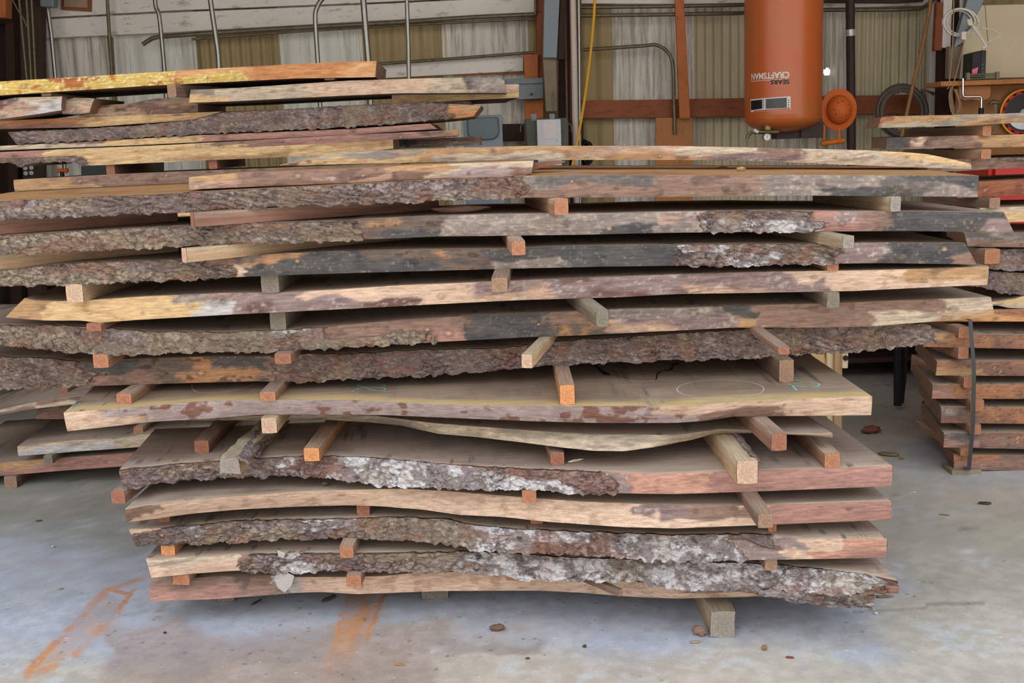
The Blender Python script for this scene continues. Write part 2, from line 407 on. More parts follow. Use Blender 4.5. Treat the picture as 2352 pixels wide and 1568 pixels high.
    Bp[:,:,0] = G0[:,-1,0][:,None] + bdir[:,0][:,None]*br[None,:]
    BC = np.ones((n,4,3))*lin(tc[1])*1.0
    V = np.concatenate([G0.reshape(-1,3), Tp.reshape(-1,3), Bp.reshape(-1,3)]); CC = np.concatenate([Cb.reshape(-1,3), TC.reshape(-1,3), BC.reshape(-1,3)])
    o1 = n*m; o2 = o1+n*ks; o3 = o2+n*4
    Fr = gridF(n, m); Ft = gridF(n, ks, o1)[:, ::-1]; Fb = gridF(n, 4, o2)
    i = np.arange(n-1); bk = np.stack([o1+i*ks+ks-1, o2+i*4+3, o2+(i+1)*4+3, o1+(i+1)*ks+ks-1], 1)[:, ::-1]
    # ends: own vertices, grid between top row and bottom row
    EV = []; EC = []; EF = []; off = o3
    for e, sgn in ((0, 1), (n-1, -1)):
        ne = 9; q = np.linspace(0, 1, ne); a = np.stack([np.interp(q, tr, Tp[e,:,c]) for c in range(3)], 1); b = np.stack([np.interp(q, br, Bp[e,:,c]) for c in range(3)], 1)
        w = np.linspace(0, 1, 6); E_ = a[:,None,:]*(1-w)[None,:,None] + b[:,None,:]*w[None,:,None]
        E_[0,:,1] = np.interp(w, v, G0[e,:,1]); E_[0,:,0] = np.interp(w, v, G0[e,:,0]); E_[0,:,2] = np.interp(w, v, G0[e,:,2])
        E_[...,0] += (fbm(E_[...,1]*30, E_[...,2]*40, E_[...,2]*0, seed+e, 3)-.5)*.006
        c = mixc(lin((158,122,96)), lin((116,86,70)), fbm(E_[...,1]*25, E_[...,2]*60, E_[...,2]*0, seed+2+e, 3))
        EV.append(E_.reshape(-1,3)); EC.append(c.reshape(-1,3)); f = gridF(ne, 6, off); EF.append(f if sgn < 0 else f[:, ::-1]); off += ne*6
    V = np.concatenate([V]+EV); CC = np.concatenate([CC]+EC)
    Fs = np.concatenate([Fr, Ft, Fb, bk]+EF)[:, ::-1]
    mi = np.concatenate([np.ones(len(Fr)), np.zeros(len(Fs)-len(Fr))])
    bl = Bk.mean() > .02
    ob = link(name, V, Fs, None, None, CC, True, mats=[M_WOOD, M_EDGE], mi=mi)
    tag(ob, label, cat, group)
    if bl:
        msk = Bk > .5
        fm = msk[:-1,:-1] & msk[1:,:-1] & msk[:-1,1:] & msk[1:,1:]
        ok = np.zeros((n+1, m+1)); cnt = np.zeros((n, m)); cnt[:-1,:-1] += fm; cnt[1:,:-1] += fm; cnt[:-1,1:] += fm; cnt[1:,1:] += fm
        full = cnt >= 4; full[:,0] |= cnt[:,0] >= 2; full[:,-1] |= cnt[:,-1] >= 2
        full[0,:] = False; full[-1,:] = False
        D = G0.copy(); hh = Hh + .001
        D[...,1] -= np.where(full, np.maximum(hh, .0005), -.0008)
        rag = (fbm(gx[:,0]*60, gx[:,0]*0, gx[:,0]*0, seed+90, 4)-.5)*.022
        wt = np.clip((v-.55)/.45, 0, 1)[None,:]*full; D[...,2] -= wt*(np.maximum(rag,-.008)[:,None]+.001)
        ragt = (fbm(gx[:,0]*50, gx[:,0]*0, gx[:,0]*0, seed+91, 4)-.5)*.008
        wtt = np.clip((.25-v)/.25, 0, 1)[None,:]*full; D[...,2] += wtt*ragt[:,None]
        ii, jj = np.nonzero(fm); a = ii*m+jj; FB = np.stack([a, a+m, a+m+1, a+1], 1)
        # thickness at the lower and upper rim: fold a lip back to the slab
        lip = D.copy(); VB = [D.reshape(-1,3)]; CB = [C.reshape(-1,3)]; FL = [FB]; offb = n*m
        for row, d in ((m-1, 1), (0, -1)):
            L_ = D[:,row,:].copy(); L_[:,1] = G0[:,row,1]+.002; VB.append(L_); CB.append(C[:,row,:]*.8)
            e = np.nonzero(fm[:, -1 if d > 0 else 0])[0]
            q = np.stack([e*m+row, (e+1)*m+row, offb+e+1, offb+e], 1); FL.append(q if d < 0 else q[:, ::-1]); offb += n
        VB = np.concatenate(VB); CB = np.concatenate(CB); FB = np.concatenate(FL)
        used = np.zeros(len(VB), bool); used[FB.ravel()] = True; rm = np.cumsum(used)-1
        bo = link('bark', VB[used], rm[FB], M_BARK, ob, CB[used])
    SLABS[key] = dict(Pt=Pt, Pb=Pb, xt=xt, xb=xb, back=back, obj=ob)
    return ob
def zt_at(key, X):
    P = SLABS[key]['Pt']; o = np.argsort(P[:,0]); return float(np.interp(X, P[o,0], P[o,2]))
def zb_at(key, X):
    P = SLABS[key]['Pb']; o = np.argsort(P[:,0]); return float(np.interp(X, P[o,0], P[o,2]))

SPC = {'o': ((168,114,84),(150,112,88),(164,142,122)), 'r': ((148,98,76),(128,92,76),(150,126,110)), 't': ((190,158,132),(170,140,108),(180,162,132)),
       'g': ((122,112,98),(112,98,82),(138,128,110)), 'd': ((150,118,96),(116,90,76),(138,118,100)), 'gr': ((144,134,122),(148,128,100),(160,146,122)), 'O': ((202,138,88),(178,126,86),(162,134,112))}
def spacer(label, px0, px1, py1, below, above=None, yaw=0, look='o', L=.55, z=None, h=None, Y=None, dz=0, name='wooden_spacer', group='wooden spacers in the front stack', wscale=1, cat='spacer', rough=0.0):
    """squared stick lying between two boards; front end seen at px0..px1, its lower edge at py1"""
    pxm = (px0+px1)/2
    if z is None and Y is None:
        Xg = onY(pxm, py1, 3.4)[0]
        z = zt_at(below, Xg)
    c = onZ(pxm, py1, z) if Y is None else onY(pxm, py1, Y)
    if Y is not None: z = c[2]
    a = onZ(px0, py1, z) if Y is None else onY(px0, py1, Y); b = onZ(px1, py1, z) if Y is None else onY(px1, py1, Y)
    w = (b[0]-a[0])*wscale; sn, cs = math.sin(math.radians(yaw)), math.cos(math.radians(yaw))
    e = np.array([c[0]+sn*L, c[1]+cs*L])
    def span(P):
        zl = z if (below is None or Y is not None) else zt_at(below, P[0])
        zu = zl+(h or .04) if above is None else zb_at(above, P[0])
        if h: zu = zl+h
        return zl, max(zu, zl+.022)
    z0, z1 = span(c); y0, y1 = span(e)
    w = max(w, .02)
    n = 16; rows = []; cols = []
    S_ = [(-1,0),(1,0),(1,1),(-1,1)]
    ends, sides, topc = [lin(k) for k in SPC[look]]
    ring = []
    for (p, q) in ((-1,0),(0,0),(1,0),(1,.5),(1,1),(0,1),(-1,1),(-1,.5)): ring.append((p, q))
    V = []; C = []; Fq = []
    sd = int(px0*7+py1) % 997
    org = np.array([c[0], c[1], z0])
    for i in range(n+1):
        t = i/n; cc = np.array([0, 0])+t*L
        zl = (y0-z0)*t; zh = (z1-z0)*(1-t)+(y1-z0)*t
        for (p, q) in ring:
            bv = .0016 if i in (0, n) else 0
            cor = .97 if abs(p) == 1 and q in (0,1) else 1
            lx = p*w/2*cor; lz = zl + (zh-zl)*(q*(1-2*.03)+.03 if cor < 1 else q)
            V.append((t*L, -lx, lz))
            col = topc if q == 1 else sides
            C.append(col*(.82+.36*float(vn(np.array([t*9+p]), np.array([q*3.]), np.array([sd*1.0]), 3)[0])))
    R_ = len(ring)
    for i in range(n):
        for k in range(R_): a_ = i*R_+k; b_ = i*R_+(k+1) % R_; Fq.append((a_, a_+R_, b_+R_, b_))
    for i, fl in ((0, False), (n, True)):
        o = len(V)
        for k in range(R_):
            vv = V[i*R_+k]; V.append((vv[0]+(-.001 if i == 0 else .001), vv[1]*.97, z0*0+vv[2])); C.append(ends)
        V.append((V[i*R_][0]+(-.0015 if i == 0 else .0015), 0, sum(V[i*R_+k][2] for k in range(R_))/R_)); C.append(ends*.85)
        for k in range(R_):
            t3 = (o+k, o+(k+1) % R_, o+R_); Fq.append(t3 if not fl else t3[::-1])
    V = np.array(V); C = np.array(C)
    if rough:
        d = fbm(V[:,0]*40, V[:,1]*60, V[:,2]*60, sd, 3)-.5; V[:,2] += d*rough; V[:,1] += d*rough
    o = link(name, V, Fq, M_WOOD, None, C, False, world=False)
    o.location = org; o.rotation_euler[2] = math.pi/2-math.radians(yaw)
    tag(o, label, cat, group)
    return o
# ------------------------------------------------------------------ the building
FL_MAT = None
def floor():
    # fine grid where the camera looks closely, coarse beyond
    def mesh(x0, x1, y0, y1, d):
        xs = np.arange(x0, x1+d/2, d); ys = np.arange(y0, y1+d/2, d)
        X, Yy = np.meshgrid(xs, ys, indexing='ij'); Z = np.zeros_like(X)
        u, v = proj(X, Yy, Z)
        n0 = fbm(X*1.3, Yy*1.3, Z, 1, 5); n1 = fbm(X*6, Yy*6, Z, 2, 5); n2 = fbm(X*30, Yy*30, Z, 3, 4); n3 = fbm(X*90, Yy*90, Z, 5, 3)
        c = mixc(lin((180,173,159)), lin((196,188,173)), sst(.35,.65,n0))
        def soft(a, b, q, w): return sst(a-w, a+w, q)*sst(b+w, b-w, q)
        uw = u+(n0-.5)*700+(n1-.5)*160; vw = v+(n0-.5)*260+(n1-.5)*90
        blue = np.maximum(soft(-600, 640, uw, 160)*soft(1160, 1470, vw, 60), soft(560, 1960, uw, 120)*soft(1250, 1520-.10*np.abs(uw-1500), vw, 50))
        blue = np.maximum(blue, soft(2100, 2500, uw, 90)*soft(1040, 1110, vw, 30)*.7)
        c = mixc(c, lin((174,182,198)), blue*(.55+.5*n1))  # bluish daylight on the concrete, painted into its colour
        warm = soft(500, 1700, u+(n0-.5)*500, 300)*sst(1440, 1560, vw)
        c = mixc(c, lin((182,166,150)), warm*.6)
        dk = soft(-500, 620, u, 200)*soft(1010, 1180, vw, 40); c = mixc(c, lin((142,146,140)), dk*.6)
        c = mixc(c, lin((160,153,143)), sst(.50,.62,n1)*.35)
        c = mixc(c, lin((176,182,188)), sst(.60,.70,n1*.6+n2*.4)*.5)
        # brown damp patch, centred in the lower left
        du = u+ (n1-.5)*220; dv = v+(n1-.5)*120+(n2-.5)*40
        sm = lambda a, b, q, w=26: sst(a-w, a+w, q)*sst(b+w, b-w, q)
        pat = sm(285, 1010, du+(n0-.5)*-300)*sm(1440, 1700, dv, 22)
        pat = np.maximum(pat, sm(1000, 1240, du)*sm(1455, 1500, dv, 12)*.8)
        pat = np.maximum(pat, sm(355, 410, du, 10)*sm(1402, 1422, dv, 8))
        c = mixc(c, lin((152,133,123)), pat*.7)
        # rust marks left by steel that lay here
        def seg(ax, ay, bx, by, w, jx=14):
            uu = u+(n2-.5)*jx; vv = v+(n1-.5)*jx
            t = np.clip(((uu-ax)*(bx-ax)+(vv-ay)*(by-ay))/((bx-ax)**2+(by-ay)**2), 0, 1)
            return sst(w, w*.3, np.hypot(uu-ax-t*(bx-ax), vv-ay-t*(by-ay)))
        r = 0
        for s_, w, k in (((60,1550,250,1350),14,.6),((175,1500,275,1395),16,.5),((250,1350,300,1365),8,.8),((300,1365,275,1395),8,.8),((265,1345,325,1330),7,.8),((325,1330,300,1365),7,.6),((190,1460,250,1400),42,.4),((100,1530,190,1440),40,.28),((60,1555,130,1530),12,.5)):
            r = np.maximum(r, seg(*s_, w)*k)
        for s_, w, k in (((826,1368,765,1568),46,.42),((800,1372,745,1568),8,.6),((882,1372,840,1470),8,.7),((835,1400,810,1450),34,.5)):
            r = np.maximum(r, seg(*s_, w, 22)*k*sst(1600, 1440, v+(n1-.5)*60))
        r = r*(.55+.9*n1); r = r*sst(.20,.62,n2*.5+n1*.3+n3*.2)*1.35; c = mixc(c, lin((192,128,70)), np.clip(r,0,.8))
        c = c*(.93+.14*sst(.3,.7,n2))[...,None]*(.92+.16*sst(.3,.7,n1))[...,None]
        # a dark wheel scuff on the right, grit everywhere
        c = mixc(c, lin((120,112,102)), seg(2130,1390,2260,1385,7)*.5+seg(1960,1405,2130,1398,5)*.35)
        f1, f2, cid = worley(X*26, Yy*22, Z, 11)
        c = mixc(c, lin((108,96,86)), sst(.22,.08,f1)*(cid > .5)*sst(.42,.55,fbm(X*3,Yy*3,Z,14,3))*.75)
        f1, f2, cid = worley(X*60, Yy*50, Z, 15)
        c = mixc(c, lin((226,224,218)), sst(.13,.06,f1)*(cid > .86)*.9); c = mixc(c, lin((104,90,76)), sst(.16,.08,f1)*(cid < .12)*.8)
        Z = (n1-.5)*.0006
        return np.stack([X, Yy, Z*0], -1), c, len(xs), len(ys)
    parts = [(-3.0, 3.0, 2.6, 4.4, .0065)]
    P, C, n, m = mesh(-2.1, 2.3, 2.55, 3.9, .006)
    M, nt, b = _mat('concrete')
    at = nt.nodes.new('ShaderNodeAttribute'); at.attribute_name = 'Col'
    n1 = noise_node(nt, 90, (1,1,1), 6, .7); n2 = noise_node(nt, 5, (1,1,1), 6, .65)
    f = mul(nt, mrange(nt, n1, .25, .75, .88, 1.12), mrange(nt, n2, .3, .7, .93, 1.07))
    nt.links.new(scale_col(nt, at.outputs['Color'], f), b.inputs['Base Color'])
    b.inputs['Roughness'].default_value = .55; b.inputs['Specular IOR Level'].default_value = .35
    bump(nt, b, n1, .25, .001)
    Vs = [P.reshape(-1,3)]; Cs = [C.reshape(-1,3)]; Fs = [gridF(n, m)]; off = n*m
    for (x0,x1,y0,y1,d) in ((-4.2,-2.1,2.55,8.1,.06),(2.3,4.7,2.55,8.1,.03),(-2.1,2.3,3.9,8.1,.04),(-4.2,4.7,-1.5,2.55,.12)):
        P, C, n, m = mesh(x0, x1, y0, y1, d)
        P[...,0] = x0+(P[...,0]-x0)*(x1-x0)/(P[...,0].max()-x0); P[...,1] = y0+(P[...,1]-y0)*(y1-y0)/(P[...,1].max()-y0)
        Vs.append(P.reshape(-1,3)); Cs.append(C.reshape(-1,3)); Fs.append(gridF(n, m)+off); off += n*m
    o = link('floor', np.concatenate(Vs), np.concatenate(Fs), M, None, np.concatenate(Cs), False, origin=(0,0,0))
    return tag(o, kind='structure')
floor()

YW = 8.0      # back wall plane
M_WHT = plain('white_sheet', (226,224,214), .75, 0, .07, 3, ((120,108,92), 5, .54, (9,9,.5), .4))
M_WHT2 = plain('stained_white_sheet', (222,216,204), .75, 0, .08, 4, ((112,96,80), 6, .48, (6,6,.4), .5))
M_TAN = plain('yellowed_sheet', (168,148,108), .7, 0, .08, 3, ((112,92,60), 5, .54, (9,9,.4), .3))
M_TAN2 = plain('dusty_sheet', (200,190,160), .75, 0, .08, 3, ((118,100,74), 5, .54, (9,9,.4), .3))
M_BRN = plain('brown_girt', (146,84,54), .7, 0, .2, 6, ((70,44,32), 9, .54, (1,1,4)))
M_ORB = plain('orange_brown_wood', (186,108,62), .7, 0, .18, 5, ((104,60,38), 12, .55, (1,1,1)))
M_PLY = plain('plywood_brown', (180,122,74), .7, 0, .15, 4, ((120,76,44), 9, .56, (3,3,1)))
M_PAINT = plain('peeling_white_paint', (232,226,216), .75, 0, .06, 5, ((128,92,74), 8, .56, (1,1,3)), bumpd=.002)
M_GRYP = plain('grey_painted_wood', (128,138,138), .6, 0, .1, 6, ((88,84,76), 9, .6))
M_WEA = plain('weathered_timber', (138,124,104), .85, 0, .18, 12, ((84,68,56), 14, .52, (1,1,.3)))
M_DRK = plain('dark_timber', (58,40,32), .8, 0, .3, 5)
M_STEEL = plain('galvanised_conduit', (150,148,140), .35, .85, .12, 20, ((110,92,66), 18, .6))
M_STEELD = plain('dull_conduit', (120,110,90), .5, .6, .2, 20, ((96,72,46), 18, .52))
M_WPIPE = plain('painted_pipe', (206,190,176), .5, 0, .06, 9)
M_DPIPE = plain('brown_pipe', (64,50,46), .6, 0, .15, 9)
M_GMET = plain('grey_steel', (118,126,130), .45, .3, .08, 6)
M_BLK = plain('black_steel', (26,26,28), .5, .1, .2, 9)
M_ADDED_ROOF = plain('roof_sheet', (120,112,100), .7, 0, .1, 3)

wall = empty('wall_back', (0, YW, 0)); tag(wall, kind='structure')
def panel(pxa, pxb, ya, yb, mat, per=.105, amp=.014, hole=None, yoff=0, name='corrugated_sheet'):
    """vertical ribbed sheet between two photo columns; ya, yb heights in m"""
    x0 = onY(pxa, 150, YW)[0]-.012; x1 = onY(pxb, 150, YW)[0]+.012; yoff = -.006 if mat is M_WHT2 else (-.003 if mat is M_TAN else 0)
    n = max(8, int((x1-x0)/(.004 if hole else .006))); xs = np.linspace(x0, x1, n); prof = amp*np.sin(2*math.pi*xs/per)
    zs = np.linspace(ya, yb, 220) if hole else np.array([ya, yb])
    X, Z = np.meshgrid(xs, zs, indexing='ij'); V = np.stack([X, YW-.02+yoff+np.repeat(prof[:,None], len(zs), 1), Z], -1)
    Fq = gridF(n, len(zs))
    if hole:
        cxz = V.reshape(-1,3)[Fq].mean(1); k = np.hypot((cxz[:,0]-hole[0]), (cxz[:,2]-hole[1])) > hole[2]; Fq = Fq[k]
    return link(name, V.reshape(-1,3), Fq, mat, wall, smooth=True)
hp = onY(1897, 166, YW)
for a, b, m, per in ((-70,85,M_DRK,.2),(85,252,M_WHT2,.11),(252,262,M_TAN,.03),(262,443,M_WHT,.16),(443,453,M_WHT2,.03),(453,628,M_TAN,.07),(628,642,M_TAN,.02),(642,818,M_WHT,.14),(818,832,M_WHT2,.02),
                     (832,1006,M_TAN,.10),(1006,1022,M_TAN,.02),(1022,1196,M_WHT2,.13),(1196,1212,M_WHT2,.02),(1212,1385,M_TAN,.12),(1385,1402,M_TAN,.02),
                     (1402,1545,M_WHT2,.09),(1545,1590,M_WHT2,.02),(1590,1775,M_TAN2,.058)):
    panel(a, b, .0, 3.6, m, per, (.010 if m is M_TAN2 else .012) if per > .03 else .004)
panel(1775, 1943, 0, 1.4, M_WHT2, .07); panel(1775, 1943, 1.4, 3.6, M_WHT2, .07, hole=(hp[0], hp[2], .026))
for a, b, m, per in ((1943,2100,M_TAN2,.058),(2100,2130,M_TAN2,.02),(2130,2200,M_WHT,.3),(2200,2720,M_TAN,.12)): panel(a, b, 0, 3.6, m, per)
for nm, x0, x1, y0, y1 in (('unseen_wall_left', -3.62, -3.55, 4.6, YW), ('unseen_wall_right', 4.55, 4.62, 4.4, YW)):  # unseen side walls, cut short to let daylight in
    tag(MB().box(x0, x1, y0, y1, 0, 3.6).build(nm, plain(nm+'_sheet', (84,76,64), .8, 0, .2, 3)), kind='structure')
tag(MB().box(-4.2, 4.7, 3.3, YW+.1, 3.6, 3.66).build('added_roof', M_ADDED_ROOF), kind='structure')  # unseen roof, added for the light; front edge set to admit the sky

def band(label, top, bot, Y, th, mat, name, kind=None, cat=None, group=None, parent=None, bevel=.004, sag=0):
    """a board fixed flat to the wall; outline by its upper and lower edge in the photo"""
    a = pxs(top, Y); b = pxs(bot[::-1], Y); P = a+b; n = len(P)
    mb = MB(); mb.add(P + [p+np.array([0,th,0]) for p in P], [tuple(range(n)), tuple(range(2*n-1, n-1, -1))] + [(i, i+n, (i+1) % n+n, (i+1) % n) for i in range(n)])
    o = mb.build(name, mat, parent, bevel); return tag(o, label, cat, group, kind)
ti = [0]
def trim(top, bot, Y, th, mat):
    ti[0] += 1; return band(None, top, bot, Y, th, mat, 'trim_%d' % ti[0], 'structure')
# white boards across the top of the left half
trim([(85,-60),(1228,-110)], [(85,-2),(395,-22),(1228,-60)], 7.90, .04, M_PAINT)
trim([(85,2),(400,-18),(1226,-56)], [(85,41),(400,24),(800,8),(1226,-12)], 7.89, .04, M_PAINT)
trim([(88,45),(408,28),(800,12),(1228,-8)], [(90,88),(400,74),(800,51),(1228,30)], 7.88, .04, M_PAINT)
trim([(868,151),(1190,127),(1202,133)], [(868,180),(1040,171),(1202,163)], 7.87, .04, M_PAINT)
trim([(1040,168),(1200,164)], [(1040,174),(1200,168)], 7.9, .03, M_ORB)
trim([(1335,-40),(1710,-30)], [(1335,8),(1710,10)], 7.89, .04, M_PAINT)
trim([(1885,-30),(2150,-30)], [(1885,18),(2150,12)], 7.89, .04, M_PAINT)
trim([(1335,231),(1540,228),(1712,225)], [(1335,272),(1712,268)], 7.86, .06, M_BRN)
trim([(1712,225),(1950,220),(2150,216)], [(1712,268),(1950,262),(2150,262)], 7.86, .06, M_BRN)
trim([(1150,285),(1340,280)], [(1150,325),(1340,322)], 7.86, .06, M_DRK)
trim([(-120,30),(100,22)], [(-120,60),(100,52)], 7.8, .05, M_DRK)

def pole(label, pts, Y, r, mat, name, cat, group=None, n=10, sp=0, parent=None):
    if pts[0][1] <= -40 and not hasattr(Y, '__len__'):
        (ax, ay), (bx, by) = pts[0], pts[1]; k = (ay+335)/max(by-ay, 1e-6)
        pts = [(ax-(bx-ax)*min(k, 2.2), ay-335-ay if False else ay-(by-ay)*min(k, 2.2))] + list(pts) if by > ay and abs(bx-ax) < .35*(by-ay) else pts
    P = pxs(pts, Y) if not hasattr(Y, '__len__') else [onY(x, y, yy) for (x, y), yy in zip(pts, Y)]
    if sp: P = spline(P, sp)
    return tag(MB().tube(P, r, n).build(name, mat, parent, smooth=True), label, cat, group)
# posts
def post(label, pts, Y, th, mat, name='wooden_post', cat='post', group=None):
    (a, b), (c, d), y0, y1 = pts
    if y0 <= -60: t = 260/(y1-y0); a, b, y0 = a-(c-a)*t, b-(d-b)*t, y0-260
    #      # left/right columns at the top, at the bottom
    return band(label, [(a, y0), (b, y0)], [(c, y1), (d, y1)], Y, th, mat, name, None, cat, group)
def zpx(x, z, Y):  # photo row of height z
    return proj(onY(x, 400, Y)[0], Y, z)[1]
post('reddish brown timber post behind the grey crosspiece, left of the grey steel beam', ((1234,1252),(1232,1252),-90,182), 7.8, .1, M_BRN)
post('orange brown wood block behind the end of the short white board', ((1203,1236),(1205,1236),124,182), 7.74, .05, M_ORB)
post('orange brown post stub between the grey crosspiece and the transformer', ((1205,1248),(1206,1250),229,zpx(1228,0,7.8)), 7.8, .1, M_ORB)
post('grey painted steel beam hanging over the middle of the wall', ((1252,1290),(1247,1279),-90,133), 7.5, .09, M_GMET, 'steel_beam', 'beam')
post('short reddish brown timber beside the grey steel beam', ((1290,1302),(1281,1296),-59,136), 7.5, .08, M_DRK)
post('weathered grey brown post hanging below the grey steel beam', ((1247,1278),(1254,1280),133,256), 7.55, .09, M_WEA)
post('dark timber post behind the conduits in the middle of the wall', ((1285,1312),(1282,1322),-80,zpx(1300,0,7.78)), 7.78, .09, M_DRK)
post('dark brown upright post in the far left corner', ((28,92),(66,96),-90,zpx(60,0,7.7)), 7.7, .1, plain('corner_timber', (74,58,46), .8, 0, .25, 5))
post('black stained post left of the brown corner post', ((8,26),(28,56),-90,zpx(50,0,7.65)), 7.6, .1, M_DRK)
post('orange brown post at the far left edge of the picture', ((-60,14),(-40,12),-90,40), 7.4, .1, M_ORB)
post('white door post right of the hose coil', ((2140,2156),(2120,2148),10,zpx(2145,0,7.8)), 7.8, .06, M_WHT)
post('dark brown post between the white post and the workbench', ((2166,2204),(2148,2204),-90,zpx(2180,0,7.5)), 7.55, .1, M_DRK)
post('reddish brown block hanging on the post right of the white post', ((2152,2166),(2146,2164),5,116), 7.48, .05, M_BRN)
post('short white painted timber beside the white cable coil', ((2170,2190),(2164,2184),-60,110), 7.48, .06, M_PAINT)
post('rough grey timber behind the hanging rope', ((2180,2212),(2178,2210),106,181), 7.36, .06, M_WEA)
post('leaning orange brown board on the wall left of the orange tank', ((1548,1567),(1561,1586),-70,272), 7.75, .03, M_ORB, 'leaning_board', 'board')
post('plywood sheet behind the long board, below the leaning orange board', ((1506,1592),(1506,1592),270,zpx(1550,0,7.8)), 7.82, .02, M_PLY, 'plywood_sheet', 'plywood')
o = band('light grey painted crosspiece fixed across the brown post', [(1160,183),(1248,179)], [(1160,230),(1248,226)], 7.7, .1, M_GRYP, 'crosspiece', None, 'timber')
band(None, [(1162,181),(1248,178)], [(1162,194),(1248,191)], 7.68, .03, M_GRYP, 'upper_rail', parent=o)
for px_, py_ in ((1221,216),): tag(MB().tube(pxs([(px_,py_),(px_+.1,py_)], 7.69)[:1]+[onY(px_,py_,7.66)], .008, 10).build('bolt', M_BLK, o))
# small panel and box top left
o = band('faded framed panel on the white boards near the left corner', [(140,-20),(208,-20)], [(140,22),(208,26)], 7.86, .03, M_BRN, 'framed_panel', None, 'panel')
band(None, [(146,-20),(200,-20)], [(146,16),(200,18)], 7.84, .02, plain('faded_print', (160,132,112), .8, 0, .25, 14), 'panel_face', parent=o)
band('small grey junction box above the leftmost conduit', [(90,-30),(126,-30)], [(92,15),(122,16)], 7.6, .08, M_GMET, 'junction_box', None, 'electrical box')

# conduits dropping in front of the wall
G = None
pole('bright steel conduit dropping from the small grey junction box', [(109,16),(118,80),(128,185),(150,400)], 7.7, .014, M_STEEL, 'conduit', 'conduit')
pole('thin dull conduit on the wall, second from the left corner', [(243,-60),(250,60),(262,250),(268,420)], 7.8, .011, M_STEELD, 'conduit', 'conduit')
pole('thin dull conduit close beside the second conduit from the left', [(257,85),(262,170),(268,320)], 7.83, .009, M_STEELD, 'conduit', 'conduit')
pole('steel conduit with a slight bend near its top, between hooked rusty end and second conduit', [(352,-40),(358,15),(366,40),(378,165),(384,260)], 7.6, .014, M_STEEL, 'conduit', 'conduit', sp=4)
pole('thick bright steel conduit leaning right, in front of the yellowed sheet', [(480,-40),(484,5),(500,115),(503,160),(512,260)], 7.3, .016, M_STEEL, 'conduit', 'conduit', sp=3)
pole('steel conduit with a curved hook top, right of the first yellowed sheet', [(800,-60),(760,-20),(740,-2),(728,18),(724,45),(730,142),(736,260)], 7.4, .015, M_STEEL, 'conduit', 'conduit', sp=5)
pole('thickest steel conduit with a coupling near its foot, above the orange board end', [(831,-50),(836,20),(846,140),(852,260)], 7.3, .02, M_STEEL, 'conduit', 'conduit')
pole('bright steel conduit right of the orange board end', [(933,-50),(935,20),(938,100),(940,260)], 7.35, .014, M_STEEL, 'conduit', 'conduit')
c1 = pole('rusty conduit running along under the white boards with an open hooked end', [(328,102),(340,94),(358,86),(400,82),(640,66),(900,52),(1080,40),(1230,33)], 7.8, .015, M_STEELD, 'conduit', 'conduit', sp=4)
pole('second conduit lying directly below the long one under the white boards', [(440,90),(640,75),(900,59),(1228,43)], 7.83, .009, M_STEELD, 'conduit', 'conduit')
pole('thin conduit running just above the short white board', [(866,147),(1050,134),(1229,120)], 7.8, .010, M_STEELD, 'conduit', 'conduit')
pole('thin vertical conduit at the right end of the white boards', [(1229,-60),(1230,33)], 7.78, .009, M_STEELD, 'conduit', 'conduit')
pole('slim pale conduit beside the dark middle post', [(1296,-60),(1302,270)], 7.72, .010, M_STEELD, 'conduit', 'conduit')
pole('dark red pipe between the pale conduit and the cream pipe', [(1307,-60),(1311,200),(1313,400)], 7.66, .012, plain('red_pipe', (92,34,32), .4, 0, .1, 9), 'pipe', 'pipe')
pole('thick cream painted pipe in the middle of the wall', [(1314,-60),(1319,150),(1326,600)], 7.55, .021, M_WPIPE, 'pipe', 'pipe')
pole('bright steel conduit close beside the cream pipe', [(1328,-60),(1330,150),(1333,600)], 7.6, .014, M_STEEL, 'conduit', 'conduit')
pole('upper rusty conduit running across the wall between the cream pipe and the tank', [(1333,17),(1500,15),(1710,11)], 7.8, .013, M_STEELD, 'conduit', 'conduit')
pole('lower rusty conduit running across the wall between the cream pipe and the tank', [(1333,36),(1500,34),(1710,30)], 7.8, .013, M_STEELD, 'conduit', 'conduit')
pole('grey conduit that bends down in a wide curve left of the leaning board', [(1340,114),(1380,112),(1480,105),(1505,103),(1525,112),(1540,130),(1546,160),(1548,230),(1550,308)], 7.80, .012, M_STEELD, 'conduit', 'conduit', sp=5)
pole('rusty conduit running right of the tank, bent up at its end', [(1885,23),(2000,23),(2100,21),(2125,14),(2150,-5),(2190,-30)], 7.84, .013, M_STEELD, 'conduit', 'conduit', sp=4)
pole('upper dark conduit running right of the tank along the white board', [(1885,3),(2060,4),(2120,0)], 7.83, .012, M_DPIPE, 'conduit', 'conduit')
o = pole('thick dark brown pipe right of the orange tank', [(1952,-60),(1954,150),(1957,600)], 7.65, .029, M_DPIPE, 'pipe', 'pipe')
pole(None, [(1952.6,68),(1953,83)], 7.65, .0305, plain('silver_tape', (200,200,196), .35, .3, .03), 'silver_band', None, parent=o)
pole('yellow cord hanging from above in front of the wall', [(1368,-60),(1364,40),(1352,160),(1336,270),(1322,345),(1312,395),(1300,460)], 7.12, .009, plain('yellow_cord', (214,156,34), .5, 0, .06), 'cord', 'cord', sp=5)
for k, (ps) in enumerate(([(38,-60),(62,190)], [(57,-60),(72,190)], [(70,-40),(82,190)])):
    pole(['leftmost thin grey conduit in the dark left corner', 'middle thin grey conduit in the dark left corner', 'rightmost thin grey conduit in the dark left corner'][k], ps, 7.5, .008, M_STEELD, 'conduit', 'conduit')
pole('thin brown cable drooping in the dark left corner', [(15,-30),(38,18),(52,40),(62,62)], 7.4, .005, M_STEELD, 'cable', 'cable', sp=5)

